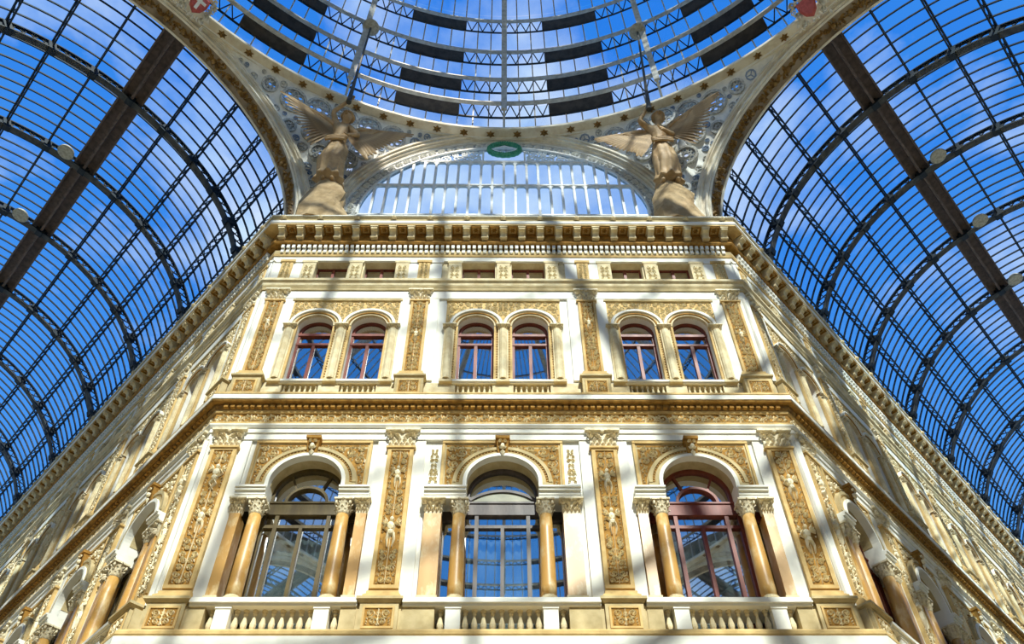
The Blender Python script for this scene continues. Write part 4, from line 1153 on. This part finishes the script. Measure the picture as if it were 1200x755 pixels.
def build_arm_arch(angle, lab, full):
    r = ob('great_arch', None, None, RZ(angle) @ T(0, AL, 29.75)); tag(r, 'great plaster arch opening into the '+lab, 'arch'); inv = T(0, 0, -29.75)
    def fr():
        mb = MB()
        for r0, r1, d in ((7.38, 7.45, .10), (7.45, 7.64, .03), (7.64, 7.72, .16), (7.72, 7.86, .22)):
            mb.arcband(0, ZA, r0, r1, 0, PI, -d, .5, 72)
            for s in (-1, 1): mb.box(min(s*r0, s*r1), max(s*r0, s*r1), -d, .5, 29.76, ZA)
        return mb.mesh('face_moulding', PLASTER)
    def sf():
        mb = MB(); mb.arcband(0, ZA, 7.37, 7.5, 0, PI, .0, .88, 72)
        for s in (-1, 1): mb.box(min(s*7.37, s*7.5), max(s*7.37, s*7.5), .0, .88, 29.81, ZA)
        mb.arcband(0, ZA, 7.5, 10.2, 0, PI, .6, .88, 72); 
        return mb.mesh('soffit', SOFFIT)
    def edge():
        mb = MB()
        for y0, y1 in ((.0, .10), (.78, .88)): mb.arcband(0, ZA, 7.32, 7.37, 0, PI, y0, y1, 72)
        return mb.mesh('soffit_border', PLASTER)
    def garland():
        mb = MB(); rnd = random.Random(3); n = 90
        for i in range(n):
            a = PI*(i+.5)/n; c = MB()
            for q in range(6): leaf(c, rnd.uniform(-.12, .12), rnd.uniform(-.1, .1), rnd.uniform(0, 2*PI), .26, .13, .12)
            if i % 3 == 0: blob(c, 0, 0, .13, .13, .16)
            # leaf plane xz, outward -y -> map outward to towards the axis
            M = T(7.37*math.cos(a), .44, ZA+7.37*math.sin(a)) @ Matrix.Rotation(-(a-PI/2), 4, 'Y') @ Matrix.Rotation(PI/2, 4, 'X')
            mb.add(c, M)
        return mb.mesh('gilded_garland', GOLD)
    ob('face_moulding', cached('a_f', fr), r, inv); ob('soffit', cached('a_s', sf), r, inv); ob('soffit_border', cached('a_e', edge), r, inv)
    if full:
        ob('gilded_garland', cached('a_g', garland), r, inv)
LAB = ['over the front', 'over the right rear block', 'over the block behind the viewer', 'over the left rear block']
for k in range(4): build_crossing(k, k == 0, LAB[k])
build_arm_arch(PI/4, 'left arm', True); build_arm_arch(-PI/4, 'right arm', True)
build_arm_arch(3*PI/4, 'left rear arm', False); build_arm_arch(-3*PI/4, 'right rear arm', False)
# gutter platform between cornice and lunette
def platform():
    mb = MB(); mb.box(-8.3, 8.3, A+.5, AL+.6, 29.40, 29.72)
    o = ob('trim_7', mb.mesh('trim_7', TAN)); tag(o, 'flat gutter platform behind the main cornice', kind='structure')
platform()

# shields at the crowns of the two arches
def shield(angle, lab, s):
    r = ob('shield', None, None, RZ(angle) @ T(.5 if s else -.5, 18.0, 38.75) @ Matrix.Rotation(math.radians(38), 4, 'X') @ scl(.62, .8, .62)); tag(r, lab, 'emblem')
    mb = MB(); pts = [(-.55, .65), (.55, .65), (.58, .1), (.38, -.42), (0, -.75), (-.38, -.42), (-.58, .1)]
    mb.rings([[(x*k, y, z*k) for x, z in pts] for k, y in ((1, 0), (1, -.10), (.8, -.20))]); ob('field', mb.mesh('field', REDP), r)
    if s:
        mb = MB(); mb.box(-.10, .10, -.25, -.20, -.5, .55); o = ob('cross', mb.mesh('cross', WHITE), r)
        mb = MB(); mb.box(-.42, .42, -.245, -.19, .02, .22); o = ob('cross_arm', mb.mesh('cross_arm', WHITE), r)
    mb = MB(); rnd = random.Random(5)
    for e in (-1, 1):
        for q in range(5): spiral(mb, e*(.72+.1*(q % 2)), .85-.42*q, .24, rnd.uniform(0, 6), e, .2, n=10)
        for q in range(14): leaf(mb, e*rnd.uniform(.55, 1.0), rnd.uniform(-1.1, 1.0), rnd.uniform(0, 6), .4, .2, .2)
    for q in range(8): leaf(mb, (q-3.5)*.25, -.75+.03*(q-3.5)**2, -PI/2+(q-3.5)*.25, .45, .22, .2)
    for q in range(6): leaf(mb, 0, .7, PI/2+(q-2.5)*.4, .5, .22, .2)
    ob('carved_surround', mb.mesh('carved_surround', PLASTER), r)
shield(PI/4, 'red shield with white cross at the crown of the left arch', True)
shield(-PI/4, 'plain dark red shield at the crown of the right arch', False)

# rear blocks of the crossing, only seen mirrored in panes
for k, nm in ((1, 'right_rear'), (2, 'rear'), (3, 'left_rear')):
    mb = MB(); L = 40
    def solid(o, z0, z1):
        pts = []
        for P_ in range(4):
            s = -1 if P_ < 2 else 1; c = corner(s, o)
            if P_ in (0, 3): c = c+Vector((s*S2*L, S2*L, 0))
            pts.append((c.x, c.y))
        pts += [(pts[3][0]-6, pts[3][1]+6), (0, A+12), (pts[0][0]+6, pts[0][1]+6)]
        mb.rings([[(x, y, z) for x, y in pts] for z in (z0, z1)])
    solid(0, 0, 29.1); solid(.12, 11.2, 12); solid(.3, 19.6, 20.2); solid(.65, 29.1, 29.7)
    o = ob('wall_'+nm, mb.mesh('wall_'+nm, CREAM), None, RZ(-k*PI/2)); tag(o, 'plain block of the crossing behind the viewer', kind='structure')

# ------------------------------------------------------------------ wreath
def wreath():
    r = ob('wreath', None, None, T(.02, AL-.16, 37.95)); tag(r, 'green oval wreath hung at the top of the half-round window', 'wreath')
    mb = MB(); n = 48; rs = []
    for i in range(n+1):
        a = 2*PI*i/n; c = Vector((.68*math.cos(a), 0, .56*math.sin(a))); d = Vector((math.cos(a), 0, math.sin(a)))
        rr = .115*(1+.12*math.sin(i*PI*.75)); rs.append([c+d*(rr*math.cos(b))+Vector((0, rr*math.sin(b), 0)) for b in [2*PI*j/8 for j in range(8)]])
    mb.rings(rs, True, False); ob('ring', mb.mesh('ring', GREEN, True), r)
    mb = MB()
    for i in range(40):
        a = 2*PI*i/40
        for q in (-1, 0, 1): leaf(mb, .66*math.cos(a), .54*math.sin(a), a+PI/2+q*.6, .17, .07, .05, -.09)
    ob('leaves', mb.mesh('leaves', GREEN), r)
    mb = MB(); 
    for s in (-1, 1):
        mb.bar((s*.62, 0, 0), (0, 0, .34), .05, .06, (0,1,0)); mb.bar((s*.62, 0, 0), (0, 0, -.34), .05, .06, (0,1,0))
    ob('lozenge', mb.mesh('lozenge', LACE), r)
wreath()

# ------------------------------------------------------------------ angels
def skin_body(name, verts, edges, radii, root_i, m, parent, M):
    me = bpy.data.meshes.new(name); me.from_pydata([tuple(v) for v in verts], edges, []); me.materials.append(m)
    o = ob(name, me, parent, M)
    sk = o.modifiers.new('skin', 'SKIN'); sk.use_smooth_shade = True
    sv = me.skin_vertices[0].data
    for i, r in enumerate(radii): sv[i].radius = (r, r); sv[i].use_root = (i == root_i)
    ss = o.modifiers.new('sub', 'SUBSURF'); ss.levels = 2; ss.render_levels = 2
    return o
def angel(J, lab, flip):
    J = {k: Vector(v) for k, v in J.items()}
    base = Vector(((J['footR'].x+J['footL'].x)/2, 17.9, 29.7)); r = ob('angel_statue', None, None, Matrix.Translation(base)); tag(r, lab, 'statue')
    inv = Matrix.Translation(-base); s = 1
    pel = (J['hipL']+J['hipR'])/2
    V = []; E = []; Rr = []
    def add(p, rad, par=None):
        V.append(Vector(p)); Rr.append(rad); 
        if par is not None: E.append((par, len(V)-1))
        return len(V)-1
    p0 = add(pel, .30); w = add(J['waist'], .25, p0); c = add(J['chest'], .31, w); n = add(J['neck'], .14, c)
    hd = J['head']; h0 = add(hd-Vector((0, 0, .16)), .16, n); h1 = add(hd+Vector((0, -.02, .06)), .25, h0); h2 = add(hd+Vector((0, .02, .26)), .17, h1)
    for S in ('R', 'L'):
        sh = add(J['sh'+S], .17, c); el = add(J['elbow'+S], .115, sh); ha = add(J['elbow'+S].lerp(J['hand'+S], .9), .075, el); pm = add(J['hand'+S], .09, ha)
        d = (J['hand'+S]-J['elbow'+S]).normalized(); side = d.cross(Vector((0, 1, 0))).normalized()
        for q in range(4):
            f1 = add(J['hand'+S]+d*.13+side*(.06*(q-1.5)), .03, pm); add(J['hand'+S]+d*(.26-.02*abs(q-1.5))+side*(.065*(q-1.5))+Vector((0, -.05, 0)), .024, f1)
        add(J['hand'+S]+d*.04+side*.16, .03, pm)
        hp = add(J['hip'+S], .22, p0); kn = add(J['knee'+S], .19, hp); ft = add(J['foot'+S], .12, kn); add(J['foot'+S]+Vector((0, -.35, -.08)), .09, ft)
    skin_body('body', V, E, Rr, 0, BRONZE, r, inv)
    # face
    mb = MB(); f = hd+Vector((0, -.24, .06))
    mb.rings([[f+Vector((x, y, z)) for x, y, z in ring] for ring in (((-.05, 0, -.07), (.05, 0, -.07), (.03, 0, .10), (-.03, 0, .10)), ((-.02, -.10, -.06), (.02, -.10, -.06), (.012, -.02, .10), (-.012, -.02, .10)))])
    for e in (-1, 1): mb.lathe([(.02, -.02), (.045, 0), (.02, .02)], 8, tuple(f+Vector((e*.095, .02, .06))), sx=1.2)
    mb.box(f.x-.07, f.x+.07, f.y-.02, f.y+.04, f.z-.14, f.z-.11)
    ob('face', mb.mesh('face', BRONZE), r, inv)
    # hair
    mb = MB(); rs = []
    for i in range(9):
        t = i/8; a = PI*t; rr = .29*math.sin(a)+.01
        rs.append([hd+Vector((rr*math.cos(b)*(1+.06*math.sin(6*b)), .05+rr*math.sin(b)*(1+.05*math.cos(7*b)), .14-.29*math.cos(a) if t > .45 else .10)) for b in [2*PI*j/20 for j in range(20)]])
    mb.rings(rs[3:]); ob('hair', mb.mesh('hair', BRONZE, True), r, inv)
    # robe
    mb = MB(); rs = []; N_ = 36
    foot = (J['footL']+J['footR'])/2
    path = [(J['chest']+Vector((0, 0, .12)), .36, .26), (J['waist'], .30, .27), (pel, .46, .36), ((J['kneeL']+J['kneeR'])/2, .52, .42), (foot+Vector((0, 0, .45)), .50, .46), (foot+Vector((0, .0, -.05)), .62, .55)]
    for i in range(len(path)-1):
        for q in range(4):
            t = q/4; c0, a0, b0 = path[i]; c1, a1, b1 = path[i+1]; cc = c0.lerp(c1, t); aa = a0+(a1-a0)*t; bb = b0+(b1-b0)*t; u = (i+t)/5; fo = .02+.12*u
            rs.append([cc+Vector((aa*math.cos(b)*(1+fo*math.sin(9*b+3*u)+.05*u*math.sin(4*b)), bb*math.sin(b)*(1+fo*math.sin(9*b+3*u)), 0)) for b in [2*PI*j/N_ for j in range(N_)]])
    mb.rings(rs); ob('robe', mb.mesh('robe', BRONZE, True), r, inv)
    # sash flying at the hip
    mb = MB(); hp = J['hipL']; e = 1 if J['wLtip'].x > hp.x else -1
    for q in range(3):
        pts = [J['waist'].lerp(pel, .5)+Vector((x, -.38+.1*x*x, .12*q-.15*abs(x))) for x in [(-.45+.9*i/8) for i in range(9)]]; mb.tube(pts, .06, 6)
    ob('sash', mb.mesh('sash', BRONZE, True), r, inv)
    # wings
    def feather_mesh(L, wd):
        mb = MB(); n = 7; rs = []
        for i in range(n):
            t = i/(n-1); k = wd/2*(.55+.45*math.sin(PI*min(1, t*1.05+.15)))*(1 if t < .85 else (1-(t-.85)*4.0)); k = max(k, .012); cz = .05*math.sin(PI*t)
            rs.append([(L*t, -.035-cz, 0), (L*t, -cz, k), (L*t, .012-cz, 0), (L*t, -cz, -k)])
        mb.rings(rs); return mb.mesh('feather', BRONZE)
    for S in ('L', 'R'):
        tip, low, mid = J['w'+S+'tip'], J['w'+S+'low'], J['w'+S+'mid']; root = J['sh'+S].lerp(J['chest'], .3)+Vector((0, .22, .05))
        if flip is None: pass
        wrist = root.lerp(tip, .34)+Vector((0, 0, .12)); inner = root.lerp(low, .12)
        wg = ob('wing', None, r, inv); 
        n = 15
        for i in range(n):
            t = i/(n-1); end = tip*(1-t)**2+mid*(2*t*(1-t))+low*t*t; st = wrist*(1-t)+inner*t; st = root.lerp(st, .55); d = end-st; L = d.length
            X = d.normalized(); Y = Vector((0, 1, 0)); Z = X.cross(Y).normalized(); Y = Z.cross(X)
            M = Matrix((X, Y, Z)).transposed().to_4x4(); M.translation = st+Vector((0, -.012*i, 0))
            ob('feather', cached('fea%.1f' % (round(L*4)/4), lambda: feather_mesh(round(L*4)/4, .46)), wg, M)
        # short covert feathers in a second layer and the leading edge
        mb = MB()
        for i in range(11):
            t = i/10; end = tip*(1-t)**2+mid*(2*t*(1-t))+low*t*t; st = root.lerp(wrist*(1-t)+inner*t, .3); d = (end-st)*.42; L = d.length
            X = d.normalized(); Y = Vector((0, 1, 0)); Z = X.cross(Y).normalized(); Y = Z.cross(X); M = Matrix((X, Y, Z)).transposed().to_4x4(); M.translation = st+Vector((0, -.09, 0))
            c = MB(); 
            for a_, b_ in ((0, 1), ): 
                rs = [[(L*q/4, -.04, 0), (L*q/4, 0, .15*k), (L*q/4, .02, 0), (L*q/4, 0, -.15*k)] for q, k in ((0, .6), (1, 1), (2, 1), (3, .9), (4, .1))]; c.rings(rs)
            mb.add(c, M)
        mb.tube([root, root.lerp(wrist, .6)+Vector((0, -.06, .06)), wrist+Vector((0, -.05, .0)), wrist.lerp(tip, .5), tip.lerp(wrist, .12)], [.17, .16, .13, .07, .03], 8)
        ob('covert_feathers', mb.mesh('covert_feathers', BRONZE), wg)
    # rock
    mb = MB(); rnd = random.Random(8); rs = []; n = 14
    top = foot.z-.02; cb = Vector((base.x, 17.95, 0))
    for z, k in ((29.7, 1.15), (30.6, 1.12), (31.3, .98), (32.0, .92), (32.5, .74), (top, .55)):
        rs.append([(cb.x+(foot.x-cb.x)*(z-29.7)/3+k*.88*math.cos(b)*(1+rnd.uniform(-.16, .16)), 17.95+k*.52*math.sin(b)*(1+rnd.uniform(-.14, .14)), z+rnd.uniform(-.08, .08)*(0 if z < 30 else 1)) for b in [2*PI*j/n for j in range(n)]])
    mb.rings(rs); ob('rock_base', mb.mesh('rock_base', mat('rough_stone', (.52, .37, .20), .9, (.34, .23, .11), 2.2)), r, inv)
LJ = {'handR': (-6.57, 16.55, 37.9), 'elbowR': (-7.25, 16.85, 37.4), 'shR': (-7.12, 17.18, 36.93), 'shL': (-6.48, 17.18, 36.55), 'head': (-6.62, 16.93, 37.0), 'neck': (-6.72, 17.08, 36.72), 'chest': (-6.83, 17.23, 36.3), 'waist': (-6.88, 17.38, 35.56), 'hipL': (-6.60, 17.48, 35.11), 'hipR': (-7.12, 17.48, 34.94), 'kneeR': (-7.26, 17.63, 34.12), 'kneeL': (-6.71, 17.45, 34.18), 'footR': (-7.15, 17.83, 33.02), 'footL': (-6.77, 17.83, 32.98), 'handL': (-6.30, 16.95, 35.4), 'elbowL': (-6.01, 17.13, 35.74), 'wRtip': (-9.05, 15.75, 36.6), 'wRlow': (-7.83, 17.28, 34.83), 'wRmid': (-8.45, 16.6, 35.5), 'wLtip': (-3.78, 17.43, 36.48), 'wLlow': (-5.59, 17.68, 34.48), 'wLmid': (-4.9, 17.58, 35.5)}
RJ = {'handR': (6.12, 16.65, 37.55), 'elbowR': (5.7, 16.9, 36.75), 'shR': (6.16, 17.18, 36.56), 'shL': (6.81, 17.18, 36.57), 'head': (6.58, 16.93, 37.12), 'neck': (6.52, 17.08, 36.8), 'chest': (6.51, 17.23, 36.31), 'waist': (6.5, 17.38, 35.53), 'hipL': (6.82, 17.48, 35.08), 'hipR': (6.28, 17.48, 35.07), 'kneeL': (6.97, 17.63, 34.1), 'kneeR': (6.25, 17.48, 33.99), 'footL': (6.90, 17.83, 33.0), 'footR': (6.30, 17.83, 32.95), 'handL': (6.55, 16.85, 35.9), 'elbowL': (7.05, 17.1, 35.85), 'wRtip': (3.69, 17.48, 36.23), 'wRlow': (5.55, 17.58, 34.46), 'wRmid': (4.75, 17.53, 35.5), 'wLtip': (8.95, 15.85, 37.2), 'wLlow': (7.95, 17.28, 34.99), 'wLmid': (8.4, 16.6, 35.9)}
angel(LJ, 'winged bronze-coloured angel statue with raised arm on the left above the cornice', 1)
angel(RJ, 'winged bronze-coloured angel statue with raised arm on the right above the cornice', 1)
def lamp_pole(a, b, lab):
    a, b = Vector(a), Vector(b); r = ob('pole_lamp', None, None, Matrix.Translation(a)); tag(r, lab, 'lamp'); inv = Matrix.Translation(-a)
    mb = MB(); mb.tube([a-(b-a)*.06, a, a.lerp(b, .3), b], [.12, .10, .06, .045], 8); ob('pole', mb.mesh('pole', IRONG), r, inv)
    mb = MB(); mb.lathe([(.05, .25), (.14, .22), (.34, .06), (.40, -.04), (.36, -.08), (.02, -.10)], 20, tuple(b)); ob('lamp_shade', mb.mesh('lamp_shade', SHADEW), r, inv)
    mb = MB(); 
    for q in range(4): mb.bar(b+Vector((.36*math.cos(q*PI/2), .36*math.sin(q*PI/2), -.05)), b+Vector((0, 0, .3)), .03)
    ob('bracket', mb.mesh('bracket', IRONG), r, inv)
lamp_pole((-6.55, 16.42, 37.85), (-6.34, 15.77, 44.5), 'lamp on a slim pole held up by the left angel')
lamp_pole((6.14, 16.52, 37.5), (6.35, 15.85, 44.4), 'lamp on a slim pole held up by the right angel')
def floodlight(angle, rib, deg, lab, side):
    t = RIB0+RIBP*rib-.75; a = math.radians(deg)
    M = RZ(angle) @ T(7.25*math.cos(a)*1, AL+t, ZS+7.25*math.sin(a))
    r = ob('floodlight', None, None, M); tag(r, lab, 'lamp')
    mb = MB(); mb.lathe([(.08, .20), (.24, .16), (.34, .02), (.37, -.10), (.34, -.13), (.02, -.12)], 20); ob('lamp_shade', mb.mesh('lamp_shade', SHADEW), r)
    mb = MB(); mb.bar((0, 0, .15), (0, .68, .42), .05); mb.bar((0, 0, .0), (0, .68, .30), .03); ob('bracket', mb.mesh('bracket', IRON), r)
floodlight(PI/4, 1, 94, 'round floodlight on the second rib of the left vault', -1)
floodlight(PI/4, 2, 95, 'round floodlight on the third rib of the left vault', -1)
floodlight(-PI/4, 1, 86, 'round floodlight on the second rib of the right vault', 1)
floodlight(-PI/4, 2, 86, 'round floodlight on the third rib of the right vault', 1)
floodlight(-PI/4, 3, 87, 'round floodlight on the fourth rib of the right vault', 1)
